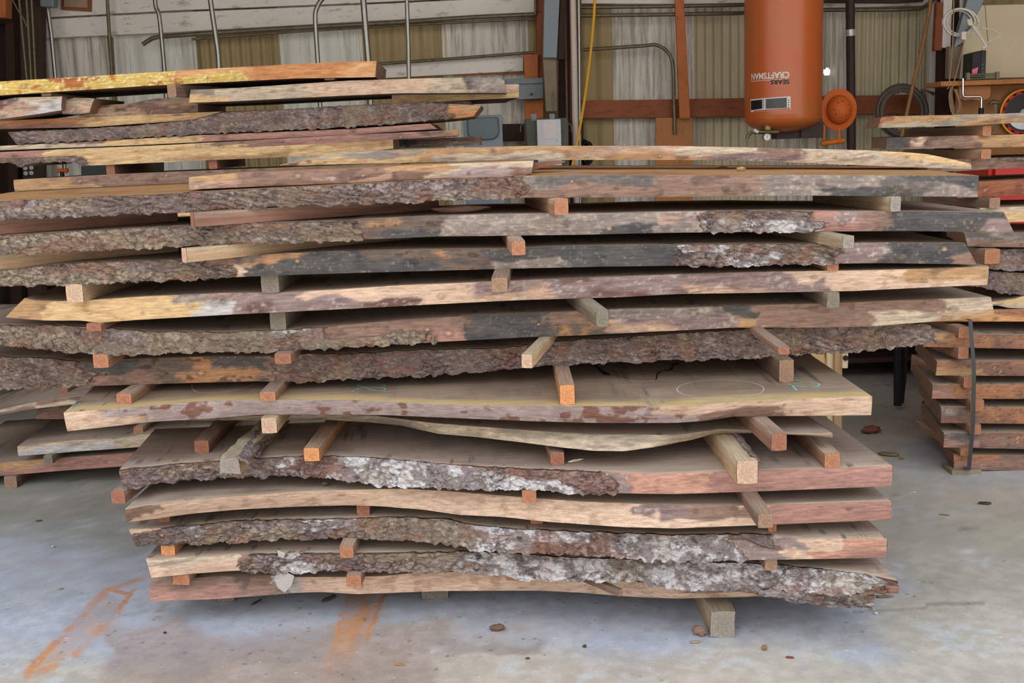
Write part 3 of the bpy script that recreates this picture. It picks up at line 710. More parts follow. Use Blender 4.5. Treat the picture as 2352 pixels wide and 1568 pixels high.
# ------------------------------------------------------------------ the orange compressor tank, hung upside down
def tank():
    Y = 7.25; p = onY(1798, 258, Y); zb = onY(1798, 306, Y-.1)[2]; R = 172/2/F*Y*ct*1.01; zw = onY(1798, 262, Y)[2]
    t = empty('compressor_tank', (p[0], Y, zb))
    tag(t, 'large orange air tank hung upside down on the back wall', 'tank')
    m, nt, b = _mat('tank_paint')
    n = noise_node(nt, 3, (1,1,1), 7, .65); cr_ = nt.nodes.new('ShaderNodeValToRGB'); nt.links.new(n, cr_.inputs[0])
    cr_.color_ramp.elements[0].position = .35; cr_.color_ramp.elements[0].color = (*lin((204,94,44)),1)
    cr_.color_ramp.elements[1].position = .68; cr_.color_ramp.elements[1].color = (*lin((190,110,54)),1)
    nt.links.new(cr_.outputs[0], b.inputs['Base Color']); b.inputs['Roughness'].default_value = .32; b.inputs['Specular IOR Level'].default_value = .5
    prof = []
    for k in range(13):
        a = k/12*math.pi/2; prof.append((max(R*math.sin(a), .0005)**1.0, zw-.02-(zw-.02-zb)*math.cos(a)))
    prof += [(R, zw-.012), (R*1.004, zw-.006), (R*1.004, zw+.002), (R, zw+.006), (R, zw+.6), (R, 3.2)]
    for k in range(1, 8): a = k/8*math.pi/2; prof.append((R*math.cos(a)+.0005, 3.2+.13*math.sin(a)))
    MB().lathe(prof, 'z', (p[0], Y, 0), 96).build('tank_shell', m, t, smooth=True)
    # wall bracket that carries it
    MB().box(p[0]-.2, p[0]+.2, Y+R*.75, YW-.05, 2.9, 2.96).build('bracket', M_GMET, t)
    MB().box(p[0]+.10, p[0]+.24, Y-.06, Y+.12, zb-.035, zb+.06).box(p[0]-.05, p[0]+.12, Y-.04, Y+.1, zb-.035, zb+.01).build('mounting_foot', M_DPIPE, t, .004)
    brass = plain('brass', (120,104,76), .4, .7, .15, 30)
    f = onY(1765, 300, Y-.12)
    fit = MB().tube([(f[0], Y-.12, f[2]+.09), (f[0]-.01, Y-.13, f[2]+.0)], .033, 14).tube([(f[0]-.09, Y-.13, f[2]-.005), (f[0]+.06, Y-.13, f[2]-.01)], .014, 10)\
        .tube([(f[0]-.10, Y-.13, f[2]-.005), (f[0]-.125, Y-.13, f[2]-.02), (f[0]-.135, Y-.13, f[2]-.045)], .011, 8).build('outlet_valve', brass, t, smooth=True)
    g = onY(1761, 315, Y-.2)
    ga = MB().tube([(g[0], Y-.17, g[2]), (g[0], Y-.21, g[2])], .022, 20).build('pressure_gauge', M_STEEL, t, smooth=True)
    MB().tube([(g[0], Y-.205, g[2]), (g[0], Y-.2125, g[2])], .0185, 20).build('dial', plain('dial_face', (232,232,226), .4), ga)
    MB().box(g[0]-.001, g[0]+.001, Y-.2145, Y-.213, g[2]-.004, g[2]+.014).build('needle', M_BLK, ga)
    h = onY(1733, 301, Y-.14)
    MB().tube([(h[0]-.005, Y-.14, h[2]+.008), (h[0]+.022, Y-.14, h[2]-.008)], .011, 10).build('valve_knob', plain('white_knob', (225,220,212), .4), t, smooth=True)
    # printing: everything stands upside down because the tank does
    def onto(px, py, rr=.0012):
        q = onY(px, py, Y-R); x = q[0]-p[0]
        for _ in range(3):
            y = Y-math.sqrt(max(R*R-x*x, 1e-6)); q = onY(px, py, y); x = q[0]-p[0]
        return math.asin(max(-1, min(1, x/R))), q[2]
    def wrap_mesh(name, V2, Fs, mat, off, parent=None):   # V2 in (angle, z)
        V = [(p[0]+(R+off)*math.sin(a), Y-(R+off)*math.cos(a), z) for a, z in V2]
        return link(name, np.array(V), Fs, mat, parent or t, smooth=False)
    def quadwrap(name, c4, mat, off, parent=None, n=16):
        A = [onto(*c) for c in c4]; V = []; Fs = []
        for i in range(n+1):
            s = i/n; V.append((A[0][0]*(1-s)+A[1][0]*s, A[0][1]*(1-s)+A[1][1]*s)); V.append((A[3][0]*(1-s)+A[2][0]*s, A[3][1]*(1-s)+A[2][1]*s))
            if i: Fs.append((2*i-2, 2*i-1, 2*i+1, 2*i))
        return wrap_mesh(name, V, Fs, mat, off, parent)
    mw = plain('white_print', (232,226,220), .4, 0, .04); mk = plain('black_print', (40,34,34), .45, 0, .1); mr = plain('red_print', (206,92,66), .45)
    def text(name, s, c4, mat, off, bold=0.0):
        """c4: corners of the lettering in the photo: top left, top right, bottom right, bottom left"""
        cu = bpy.data.curves.new(name, 'FONT'); cu.body = s; cu.offset = bold; cu.resolution_u = 3; cu.space_character = 1.02
        ob = bpy.data.objects.new(name, cu); COL.objects.link(ob); dg = bpy.context.evaluated_depsgraph_get()
        me = bpy.data.meshes.new_from_object(ob.evaluated_get(dg)); bpy.data.objects.remove(ob, do_unlink=True)
        bm = bmesh.new(); bm.from_mesh(me)
        bmesh.ops.subdivide_edges(bm, edges=[e for e in bm.edges if e.calc_length() > .12], cuts=2); bmesh.ops.triangulate(bm, faces=bm.faces)
        V = np.array([v.co[:] for v in bm.verts]); Fs = [tuple(v.index for v in f.verts) for f in bm.faces]; bm.free()
        u = (V[:,0]-V[:,0].min())/np.ptp(V[:,0]); w = (V[:,1]-V[:,1].min())/np.ptp(V[:,1])
        u = 1-u; w = 1-w          # turned by half a turn
        A = np.array([onto(*c) for c in c4])
        P = (A[3]*(1-u)[:,None]+A[2]*u[:,None])*(1-w)[:,None]+(A[0]*(1-u)[:,None]+A[1]*u[:,None])*w[:,None]
        return wrap_mesh(name, [tuple(q) for q in P], Fs, mat, off)
    text('brand_lettering', 'CRAFTSMAN', [(1723,170),(1813,164),(1813,179),(1723,185)], mw, .0012, .03)
    text('retailer_lettering', 'SEARS', [(1770,183.5),(1813,181.5),(1813,193),(1770,194)], mk, .0012, .03)
    quadwrap('lettering_underline', [(1722,187.2),(1813,181),(1813,182.2),(1722,188.4)], mw, .0012)
    lb = quadwrap('information_label', [(1720.5,229),(1816,221),(1816,252),(1720.5,258)], mw, .001)
    for c4, mm in (([(1722,232),(1751,228.5),(1751,249.5),(1722,253.5)], mk), ([(1759,227.5),(1807,224),(1807,248),(1759,250)], plain('label_grey', (92,92,90), .45, 0, .2, 40)), ([(1731,254),(1815,248.5),(1815,251.5),(1731,256.5)], mr)):
        quadwrap('label_block', c4, mm, .0016, lb)
    for x_ in (1753.5, 1811): 
        for k in range(4): quadwrap('label_mark', [(x_-1.0,229+k*5.5),(x_+1.6,228.8+k*5.5),(x_+1.6,231+k*5.5),(x_-1.0,231.2+k*5.5)], mk, .002, lb, 3)
tank()
def disc():
    Y = 7.6; c = onY(1926, 252, Y); m = plain('orange_enamel', (230,112,48), .5, 0, .08, 12, ((110,56,34), 30, .64))
    q = empty('domed_guard', (c[0], Y, c[2]-.14)); tag(q, 'orange round domed guard with a handle hanging beside the tank', 'guard')
    s = 7.6/F
    prof = [(.0005,-.085)] + [(25*s*math.sin(a)*1.15, -.012-.073*math.cos(a)) for a in [k*math.pi/20 for k in range(1, 11)]] + [(31*s,-.008),(39*s,-.006),(41*s,-.004),(41*s,.012),(38*s,.018),(.0005,.02)]
    mb = MB().lathe(prof, 'y', (0,0,0), 60); mb.v = [(c[0]+v[0], Y+v[1], c[2]+v[2]*1.13) for v in mb.v]
    mb.build('domed_disc', m, q, smooth=True)
    hm = plain('handle_orange', (232,126,34), .45, 0, .08, 12)
    for a, b in (((1893,288),(1892,320)), ((1927,298),(1926,322))): MB().tube(pxs([a, b], Y), .009, 10).build('handle_rod', hm, q, smooth=True)
    MB().tube(pxs([(1885,330),(1893,329),(1936,323),(1941,322)], Y), [.012,.018,.018,.012], 14).build('grip', hm, q, smooth=True)
    bmk = []
    for k, (dx, dy) in enumerate(((-8,-15),(2,-18),(16,-10),(-17,0),(18,3),(-13,10),(10,14),(2,18))):
        x_, z_ = dx*s, -dy*s; rr = math.hypot(x_, z_/1.13)/(25*s*1.15); yy = Y-.012-.073*math.sqrt(max(0, 1-rr*rr))
        MB().tube([(c[0]+x_, yy-.0025, c[2]+z_), (c[0]+x_, yy+.002, c[2]+z_)], .0035, 8).build('vent_hole', M_BLK, q)
disc()

# ------------------------------------------------------------------ hose coil, stick
def coil(name, label, cat, c, rx, ry, Y, turns, r, mat, wob, seed, tail=None):
    rnd = random.Random(seed); pts = []
    for k in range(turns*26+1):
        a = 2*math.pi*k/26; t = k/26; w = 1+wob*math.sin(t*2.1+seed)+(t-turns/2)*.035
        ox = 5*math.sin(t*1.7); pts.append(onY(c[0]+ox+math.cos(a)*rx*w, c[1]+math.sin(a)*ry*w, Y+.02*math.sin(t*2.6)))
    if tail: pts += pxs(tail, Y)
    return tag(MB().tube(pts, r, 10).build(name, mat, smooth=True), label, cat)
coil('hose_coil', 'coiled dark rubber hose hanging on the wall right of the brown pipe', 'hose', (2072,256), 52, 54, 7.6, 6, .013, plain('black_rubber', (92,84,76), .55, 0, .15, 20, ((126,98,64), 8, .55)), .05, 1, [(2120,205),(2146,216)])
pole('long thin bamboo stick leaning in front of the hose coil', [(2141,-60),(2136,20),(2118,110),(2096,200),(2070,318)], 7.4, .012, plain('bamboo', (150,108,66), .6, 0, .15, 20), 'stick', 'stick')
coil('black_hose', 'small tangle of black hose on the wall behind the long board', 'hose', (1345,352), 12, 26, 7.93, 3, .012, M_BLK, .08, 2)

# ------------------------------------------------------------------ transformer and moulded case in the middle
def transformer():
    Y = 7.2; q = empty('transformer', onY(1255, 330, Y)); tag(q, 'grey green metal transformer box with a peeling white front, standing behind the stacks', 'electrical box')
    gm = plain('grey_green_metal', (84,88,76), .55, .1, .12, 12, ((60,60,52), 20, .6)); wm = plain('peeling_front', (206,206,206), .6, 0, .05, 10, ((110,114,100), 22, .60))
    zb = 0.0
    a = [onY(x, y, Y) for x, y in ((1207,273),(1305,270))]; zt = (a[0][2]+a[1][2])/2
    MB().box(a[0][0], a[1][0], Y, Y+.34, zb+.9, zt).build('cabinet', gm, q, .006)
    f = [onY(x, 300, Y)[0] for x in (1233,1288)]
    MB().box(f[0], f[1], Y-.035, Y-.001, zb+.92, zt-.008).build('front_panel', wm, q, .004)
    pl = [onY(x, y, Y-.04) for x, y in ((1246,277),(1277,318))]
    MB().box(pl[0][0], pl[1][0], Y-.038, Y-.0355, pl[1][2], pl[0][2]).build('torn_label', plain('torn_label', (222,210,206), .7, 0, .03, 20, ((120,120,104), 26, .57)), q)
    for x in (1226, 1268):
        c = onY(x, 266, Y-.01)
        mb = MB().box(c[0]-.017, c[0]+.017, Y-.004, Y+.004, c[2]-.03, c[2]+.012); mb.tube([(c[0],Y-.004,c[2]-.012),(c[0],Y-.012,c[2]-.012)], .012, 14).build('lifting_eye', M_GMET, q, .001)
    for x, s in ((1200, -1), (1308, 1)):
        c = onY(x, 292, Y+.05); MB().tube(spline([(c[0]-s*.02,Y+.05,c[2]-.02),(c[0]-s*.02,Y+.05,c[2]+.01),(c[0],Y+.05,c[2]+.02),(c[0]+s*.012,Y+.05,c[2]),(c[0]+s*.012,Y+.05,c[2]-.03)], 4), .004, 6).build('hook', M_GMET, q, smooth=True)
    st = plain('stand_timber', (70,48,36), .8, 0, .2, 8)
    MB().box(a[0][0]-.1, a[1][0]+.02, Y-.05, Y+.36, .82, .9).build('stand_top', st, q)
    for x in (a[0][0]-.08, a[1][0]-.05):
        MB().box(x, x+.06, Y, Y+.06, 0, .82).build('leg', st, q); MB().box(x, x+.06, Y+.29, Y+.35, 0, .82).build('leg', st, q)
transformer()
def case():
    Y = 6.9; gm = plain('grey_case', (104,112,114), .35, 0, .05, 8); bl = plain('blue_grey_case', (132,142,150), .4, 0, .05, 8)
    q = empty('moulded_case', onY(1100, 336, Y)); tag(q, 'grey moulded plastic case with a rounded recess, left of the transformer', 'case')
    a = onY(1063, 266, Y); b = onY(1153, 262, Y); z0 = .9
    MB().box(a[0], b[0], Y, Y+.3, z0, a[2]).build('shell', bl, q, .012)
    x0, x1, z1, zz = onY(1072,270,Y)[0], onY(1146,270,Y)[0], a[2]-.012, onY(1100,322,Y)[2]
    mb = MB(); n = 8; P = []
    for (cx_2, cz_2, a0) in ((x1-.05, zz+.05, -90), (x1-.02, z1-.02, 0), (x0+.02, z1-.02, 90), (x0+.05, zz+.05, 180)):
        r = .05 if a0 in (-90, 180) else .02
        for k in range(n+1): t = math.radians(a0+90*k/n); P.append((cx_2+r*math.cos(t), cz_2+r*math.sin(t)))
    m_ = len(P); mb.add([(x, Y-.006, z) for x, z in P]+[(x, Y-.03, z) for x, z in [(p[0]*.9+(x0+x1)/2*.1, p[1]*.9+(z1+zz)/2*.1) for p in P]],
                         [tuple(range(m_, 2*m_))] + [(i, (i+1) % m_, (i+1) % m_+m_, i+m_) for i in range(m_)] + [tuple(range(m_-1, -1, -1))])
    mb.build('lid', gm, q, smooth=True)
    MB().box(a[0]-.02, b[0]+.02, Y-.02, Y+.4, .84, .9).build('shelf', M_DRK, q)
    for x in (a[0], b[0]-.05): MB().box(x, x+.05, Y, Y+.3, 0, .84).build('leg', M_DRK, q)
case()

# ------------------------------------------------------------------ workbench corner on the right
def bench():
    Y = 7.1
    q = empty('pegboard_cabinet', (onY(2280,300,Y)[0], Y, 0)); tag(q, 'brown pegboard tool bench with a narrow shelf and cream back panel at the right edge', 'workbench')
    cream = plain('cream_plywood', (216,200,170), .7, 0, .05, 5, ((160,138,104), 10, .62))
    peg = plain('pegboard', (160,112,68), .7, 0, .12, 9, ((110,76,50), 30, .60))
    xa = onY(2208, 100, Y+.2)[0]; xb = 4.5; sh = onY(2250, 184, Y)[2]; tp = onY(2352, 5, Y+.2)[2]
    band(None, [(2221,22),(2240,12),(2420,8)], [(2206,182),(2420,176)], Y+.22, .02, cream, 'back_panel', parent=q)
    MB().box(onY(2158,190,Y)[0], xb, Y-.02, Y+.24, sh-.03, sh).build('shelf', M_PLY, q, .003)
    MB().box(xa-.02, xb, Y+.2, Y+.22, .9, sh-.03).build('pegboard', peg, q)
    MB().box(xa-.12, xb, Y-.35, Y+.25, .82, .88).build('bench_top', M_PLY, q, .003)
    for x in (xa-.08, xb-.1):
        for y in (Y-.3, Y+.15): MB().box(x, x+.07, y, y+.07, 0, .82).build('leg', M_DRK, q)
    # router with a pink note
    r = empty('router', onY(2240,178,Y+.08)); tag(r, 'black upright internet router standing on the bench shelf', 'router')
    a, b, c, d = onY(2221,122,Y+.1), onY(2252,116,Y), onY(2264,116,Y), onY(2221,176,Y+.1)
    bk = plain('black_plastic', (30,28,30), .35, 0, .1)
    zt = onY(2252,116,Y)[2]; zb = sh+.001
    MB().hexa([(a[0],Y+.02,zt-.012),(b[0],Y-.01,zt),(b[0],Y-.01,zb),(a[0],Y+.02,zb),(a[0],Y+.16,zt-.012),(b[0],Y+.13,zt),(b[0],Y+.13,zb),(a[0],Y+.16,zb)]).build('casing', bk, r, .004)
    MB().box(b[0]+.0005, c[0], Y-.012, Y+.13, zb, zt).build('front_edge', bk, r, .005)
    pk = plain('pink_paper', (236,112,150), .7)
    n4 = [(2232,160),(2247,154),(2244,168),(2239,174),(2229,177),(2232,168)]
    MB().add([tuple(onY(x, y, Y+.0-.008+.0)+np.array([0,-.004,0])) for x, y in n4], [tuple(range(6))]).build('pink_note', pk, r)
    for k in range(3):
        l = onY(2257, 148+k*9, Y-.013); em = plain('indicator_light', (120,140,220), .4)
        MB().box(l[0]-.002, l[0]+.002, Y-.0135, Y-.0122, l[2]-.003, l[2]+.003).build('indicator_light', em, r)
    # wooden rack of small rods beside the router
    k = empty('wire_rack', onY(2260,184,Y-.02)); tag(k, 'small wire rack lying on the shelf in front of the router', 'rack')
    for dz, c_ in ((.008, (120,100,78)), (.022, (70,120,86)), (.034, (128,104,80))):
        p0, p1 = onY(2224,182,Y-.03), onY(2290,182,Y-.03)
        MB().tube([(p0[0],Y-.03,sh+dz),(p1[0],Y-.03,sh+dz)], .005, 8).build('rod', plain('rod_paint', c_, .6), k)
    for x in (2222, 2290): c_ = onY(x,182,Y-.03); MB().box(c_[0]-.01, c_[0]+.01, Y-.045, Y-.015, sh+.0005, sh+.045).build('end_block', M_WEA, k, .003)
    # brace hanging on the front
    b = empty('hand_brace', onY(2212,185,Y-.1)); tag(b, 'chrome cranked hand brace hanging under the shelf', 'hand tool')
    ch = plain('chrome', (205,205,205), .2, .9, .03)
    MB().tube(spline(pxs([(2212,180),(2212,200),(2212,218),(2216,222),(2230,222),(2250,222),(2254,226),(2254,238),(2254,250)], Y-.06), 5), .008, 10).build('crank', ch, b, smooth=True)
    MB().tube(pxs([(2254,248),(2253,264)], Y-.06), .016, 12).build('handle', M_BLK, b, smooth=True)
    MB().tube([onY(2212,180,Y-.06), onY(2212,181,Y-.0)], .004, 6).build('peg', M_BLK, b)
    # handsaw handle shaped wooden bracket
    band('light brown curved wooden handle shape hanging under the shelf', [(2202,198),(2240,197),(2276,197),(2276,214)], [(2204,226),(2216,231),(2232,229),(2250,232),(2268,228),(2274,222)], Y+.05, .03, plain('curved_wood', (172,116,70), .6, 0, .1, 12), 'handsaw', None, 'hand tool', bevel=.003)
    # square head tool
    s = empty('hammer', onY(2288,262,Y+.1)); tag(s, 'old rusty hammer hanging on the pegboard left of the saw blade', 'hand tool')
    MB().tube(pxs([(2286,238),(2285,300)], Y+.12), .010, 8).build('handle', M_WEA, s); MB().tube(pxs([(2272,237),(2282,234),(2296,236)], Y+.12), [.006,.016,.012], 10).build('head', M_STEELD, s, smooth=True)
    # circular saw blade
    c = onY(2352, 259, Y+.14); w = empty('circular_sawblade', c); tag(w, 'round saw blade in a black red and yellow sleeve hung on the pegboard', 'saw blade')
    R_ = 53*7.24/F; 
    for r0, r1, dy, mm, nm in ((0.001, R_, .0, plain('yellow_ring', (222,170,30), .5), 'yellow_rim'), (0.001, R_*.93, -.002, plain('red_ring', (200,40,36), .5), 'red_ring'), (0.001, R_*.80, -.004, plain('blade_black', (34,34,34), .3, 0, .1), 'blade_face'), (.001, R_*.16, -.007, M_STEEL, 'hub')):
        MB().lathe([(r0, -.003), (r1, -.003), (r1, .001), (r0, .001)], 'y', (c[0], Y+.15+dy, c[2]), 64).build(nm, mm, w)
    for k in range(14):
        a0 = math.radians(20+k*24.5); rr = R_*.865
        x, z = c[0]+rr*math.cos(a0), c[2]+rr*math.sin(a0)
        MB().tube([(x-.012*math.sin(a0), Y+.1445, z+.012*math.cos(a0)), (x+.012*math.sin(a0), Y+.1445, z-.012*math.cos(a0))], .005, 6).build('rim_lettering_mark', M_BLK, w)
    MB().lathe([(.001,-.001),(R_*.7,-.001),(R_*.7,0.),(.001,0)], 'y', (c[0], Y+.1435, c[2]), 40, math.pi, 2*math.pi).build('silver_half', plain('silver_face', (190,196,200), .3, .5), w)
    return Y, sh
BY, BSH = bench()
band('grey steel brace running diagonally up above the bench', [(2235,-60),(2290,-60),(2262,0)], [(2222,0),(2190,112),(2214,96)][::1], 7.0, .05, M_GMET, 'steel_brace', None, 'beam')
wc_ = plain('white_cable', (216,210,198), .5)
coil('cable_coil', 'loose coil of white cable hanging from the diagonal steel brace', 'cable', (2204,52), 36, 30, 6.97, 4, .005, wc_, .10, 5, [(2240,60),(2256,88),(2262,100),(2280,92),(2300,80),(2280,68),(2254,64)])
o = pole('white extension lead end dangling below the cable coil', [(2226,45),(2236,62),(2250,82),(2264,104),(2256,112)], 6.9, .007, wc_, 'extension_lead', 'cable', sp=5)
band(None, [(2221,44),(2233,42)], [(2224,58),(2236,60)], 6.88, .03, plain('cream_plug', (206,190,164), .5), 'plug', parent=o)
band('small white socket hanging left of the router', [(2209,72),(2220,72)], [(2209,91),(2219,91)], 6.9, .03, plain('cream_socket', (214,204,184), .5), 'socket', None, 'socket', bevel=.003)
ro = plain('sisal_rope', (150,122,92), .85, 0, .2, 30)
o = tag(MB().tube(spline(pxs([(2192,-60),(2188,100),(2180,190),(2176,205)], 6.88), 4), .004, 6).tube(spline(pxs([(2214,95),(2204,140),(2192,185),(2186,205)], 6.88), 4), .004, 6).build('hanging_rope', ro, smooth=True), 'tan rope hanging with a knotted bundle beside the bench', 'rope')
for k in range(6): MB().tube(spline(pxs([(2184+k,200),(2180+k*1.5,225),(2186+k*1.8,258),(2196+k*1.8,262-k),(2204+k*.6,240),(2192+k,205)], 6.86+k*.008), 5), .004, 6).build('rope_loop', ro, o, smooth=True)
pole('thin brown wire hanging behind the cable coil', [(2262,5),(2266,60),(2270,100)], 7.0, .002, M_STEELD, 'wire', 'wire')

# dim things beyond the stacks
o = empty('tool_chest', (onY(2320,400,6.2)[0], 6.2, 0)); tag(o, 'red tool chest glimpsed between the boards of the right stack', 'tool chest')
x0, x1 = onY(2268,400,6.2)[0], 4.1
rd = plain('red_enamel', (196,40,30), .35, 0, .05)
MB().box(x0, x1, 6.2, 6.65, .1, onY(2300,384,6.2)[2]).build('body', rd, o, .01)
for k in range(5): MB().box(x0+.03, x1-.03, 6.175, 6.199, .16+k*.24, .36+k*.24).build('drawer', rd, o, .004)
for k in range(4): MB().box(x0+.05+(k % 2)*(x1-x0-.2), x0+.13+(k % 2)*(x1-x0-.2), 6.25+(k//2)*.25, 6.33+(k//2)*.25, 0, .1).build('caster', M_BLK, o)
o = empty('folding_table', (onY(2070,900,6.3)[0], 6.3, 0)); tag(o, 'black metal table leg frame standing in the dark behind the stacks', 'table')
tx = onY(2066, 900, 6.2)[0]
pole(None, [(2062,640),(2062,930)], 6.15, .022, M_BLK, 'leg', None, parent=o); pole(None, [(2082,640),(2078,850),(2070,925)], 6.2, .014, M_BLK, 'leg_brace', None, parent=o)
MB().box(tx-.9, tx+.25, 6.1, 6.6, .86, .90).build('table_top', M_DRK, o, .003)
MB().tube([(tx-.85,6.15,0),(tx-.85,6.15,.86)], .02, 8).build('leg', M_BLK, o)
b_ = plain('pale_pine', (226,196,148), .7, 0, .08, 8)
for k, (xa, xb, xc, xd, y0, y1, cc) in enumerate(((1856,1890,1870,1900,790,860,(214,176,120)), (1900,1916,1900,1914,790,1000,(222,200,160)), (1918,1936,1916,1934,790,1000,(186,152,112)), (1936,1950,1935,1948,790,846,(236,212,170)))):
    bo = band(['wide pale pine board leaning behind the stack, leftmost of the pine pieces', 'slim cream pine upright second from the left behind the stack', 'greyish tan pine upright third from the left behind the stack', 'short pale pine block with a round hole behind the stack'][k],
              [(xa,760),(xb,760)], [(xc,y1 if y1 < 900 else 1010),(xd,y1 if y1 < 900 else 1010)], 5.6-.03*k, .03, plain('pine_%d' % k, cc, .7, 0, .06, 9), 'pine_board', None, 'board')
    if k == 3: pole(None, [(1942,822),(1942.1,822)], (5.505,5.512), .014, M_DRK, 'hole', None, parent=bo)
o = empty('filler_shelf', (1.9, 7.0, 0)); tag(o, 'dark low shelving added to darken the view through the gap between the stacks', 'shelving')  # made-up dark shelving, added so the gap reads dark instead of lit floor
MB().box(1.2, 2.7, 7.3, 7.34, 0, 1.0).build('filler_back_board', M_DRK, o); 
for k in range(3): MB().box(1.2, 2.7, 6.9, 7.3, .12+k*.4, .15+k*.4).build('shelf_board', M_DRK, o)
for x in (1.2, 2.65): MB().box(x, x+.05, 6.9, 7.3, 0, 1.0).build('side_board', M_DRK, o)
# outlet plate and clamps in the left gap
o = band('grey metal outlet plate in the gap below the left boards', [(50,378),(80,378)], [(52,412),(80,410)], 7.56, .14, M_DPIPE, 'outlet_plate', None, 'electrical outlet')
for (x, y) in ((58,386),(72,385),(59,398),(72,397)): pole(None, [(x,y),(x+.1,y)], (7.555,7.545), .014, M_STEEL, 'socket', None, parent=o)
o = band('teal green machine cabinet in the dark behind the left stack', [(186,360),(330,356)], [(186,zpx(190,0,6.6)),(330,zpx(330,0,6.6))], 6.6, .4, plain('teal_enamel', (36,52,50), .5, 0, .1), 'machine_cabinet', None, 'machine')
o = empty('clamp', onY(140,430,6.5)); tag(o, 'bar clamp with an orange grip standing behind the left stack', 'clamp')
pole(None, [(143,395),(145,470),(165,zpx(165,0,6.5))], 6.5, .012, M_BLK, 'bar', None, parent=o); pole(None, [(132,392),(156,391)], 6.5, .012, plain('clamp_orange', (190,80,30), .5), 'grip', None, parent=o)
# ------------------------------------------------------------------ front stack, from the floor up
GF = 'live-edge slabs in the front stack'
slab('S1', 'bottom slab of the front stack with a pale smooth wavy edge and a whitish branch stub',
     [(345,1333),(400,1329),(510,1323),(622,1321),(680,1325),(799,1325),(886,1322),(960,1314),(1022,1313),(1124,1315),(1192,1323),(1294,1330),(1450,1334),(1560,1352),(1800,1352),(1930,1358),(2008,1364)],
     [(343,1381),(500,1375),(622,1366),(680,1361),(740,1359),(818,1364),(900,1361),(1000,1357),(1124,1356),(1240,1356),(1340,1361),(1450,1370),(1550,1374),(1740,1370),(1800,1374),(1850,1385),(1960,1391),(2008,1398)],
     [(0,'rlt','pk'),(560,'brn','rlt'),(655,'wht','wht'),(682,'sap','sap'),(1110,'sap','sap'),(1560,'mix','sap'),(1720,'bl','brn'),(1800,'bl','bl')],
     'A', zt=.150, zb=.089, back=.62, group=GF, seed=1, step=.0028, rows=22, bj=10)
slab('S2', 'second slab up in the front stack, grey lichened bark to a tapering right tip, notched at left',
     [(335,1283),(400,1281),(540,1272),(620,1271),(660,1270),(799,1269),(954,1267),(1090,1264),(1141,1267),(1226,1271),(1294,1277),(1464,1281),(1552,1287),(1700,1290),(1804,1296),(1900,1307),(1987,1317),(2062,1334)],
     [(348,1327),(442,1317),(544,1310),(629,1313),(799,1307),(842,1310),(954,1313),(1056,1310),(1158,1317),(1192,1327),(1294,1330),(1464,1330),(1490,1341),(1560,1350),(1680,1354),(1760,1352),(1900,1362),(2064,1362)],
     [(0,'lt','sap'),(540,'brn','bk'),(575,'bk','bk'),(648,'wht','bk'),(664,'bk','bl'),(760,'bk','br'),(830,'bm','bk'),(1060,'bl','bl'),(1560,'bl','bl'),(1950,'bl','br'),(2020,'br','pk')],
     'A', zt=.250, zb=.190, back=.6, dr=-.02, group=GF, seed=2, step=.0026, rows=25, bj=9)
slab('S3', 'third slab up in the front stack, thick cracked grey bark with orange-brown wood at right',
     [(296,1216),(371,1211),(442,1204),(544,1194),(799,1189),(920,1186),(1022,1189),(1090,1203),(1192,1213),(1328,1218),(1549,1226),(1637,1223),(1773,1226),(1851,1238),(1892,1237),(2037,1237)],
     [(314,1251),(374,1249),(442,1247),(544,1242),(646,1235),(799,1232),(869,1238),(988,1242),(1090,1260),(1175,1269),(1260,1267),(1447,1281),(1549,1288),(1705,1286),(1892,1283),(2035,1280)],
     [(0,'sap','bk'),(360,'bk','bk'),(430,'bl','bm'),(470,'bk','bm'),(690,'bl','bk'),(800,'bm','bm'),(1080,'bl','bl'),(1230,'bl','br'),(1420,'bl','bl'),(1700,'bk','cam'),(1800,'cam','sap'),(1850,'sap','pko'),(1940,'pko','pk')],
     'A', zt=.352, zb=.290, back=.62, dr=-.02, group=GF, seed=3, step=.0026, rows=25, bj=10)
slab('S4', 'fourth slab up in the front stack with a smooth pale bark-free wavy edge',
     [(286,1170),(340,1160),(442,1148),(544,1139),(680,1129),(799,1125),(920,1122),(1022,1127),(1192,1141),(1328,1151),(1549,1160),(1722,1161),(1790,1158),(2047,1151)],
     [(291,1199),(357,1191),(442,1179),(544,1170),(680,1163),(799,1160),(869,1162),(971,1170),(1056,1182),(1158,1187),(1260,1198),(1430,1210),(1549,1213),(1732,1206),(2047,1193)],
     [(0,'brn','brn'),(335,'sap','sap'),(1480,'mix','sap'),(1600,'brn','sap'),(1725,'sap','sap'),(1770,'pk','pk')],
     'A', zt=.455, zb=.394, back=.62, dr=-.03, group=GF, seed=4, step=.004, rows=14, bj=10)
slab('S5', 'fifth slab up in the front stack, broad, thick scaly grey bark on its left half',
     [(274,1078),(408,1064),(503,1057),(595,1051),(697,1046),(799,1047),(886,1051),(988,1061),(1090,1069),(1226,1076),(1362,1081),(1498,1088),(1552,1086),(1705,1081),(1790,1078),(2050,1070)],
     [(285,1119),(323,1119),(374,1106),(510,1095),(646,1091),(748,1093),(799,1102),(852,1110),(920,1117),(988,1119),(1090,1122),(1192,1122),(1294,1129),(1362,1132),(1552,1134),(1722,1129),(2047,1116)],
     [(0,'bk','bk'),(370,'bm','bk'),(500,'bk','bk'),(640,'bl','bk'),(690,'br','br'),(755,'bl','bl'),(1180,'br','bl'),(1300,'br','br'),(1395,'cam','cam'),(1462,'pko','pko'),(1630,'pk','pk')],
     'A', zt=.558, zb=.497, back=.63, dl=-.045, dr=-.035, group=GF, seed=5, step=.0026, rows=25, bj=12)
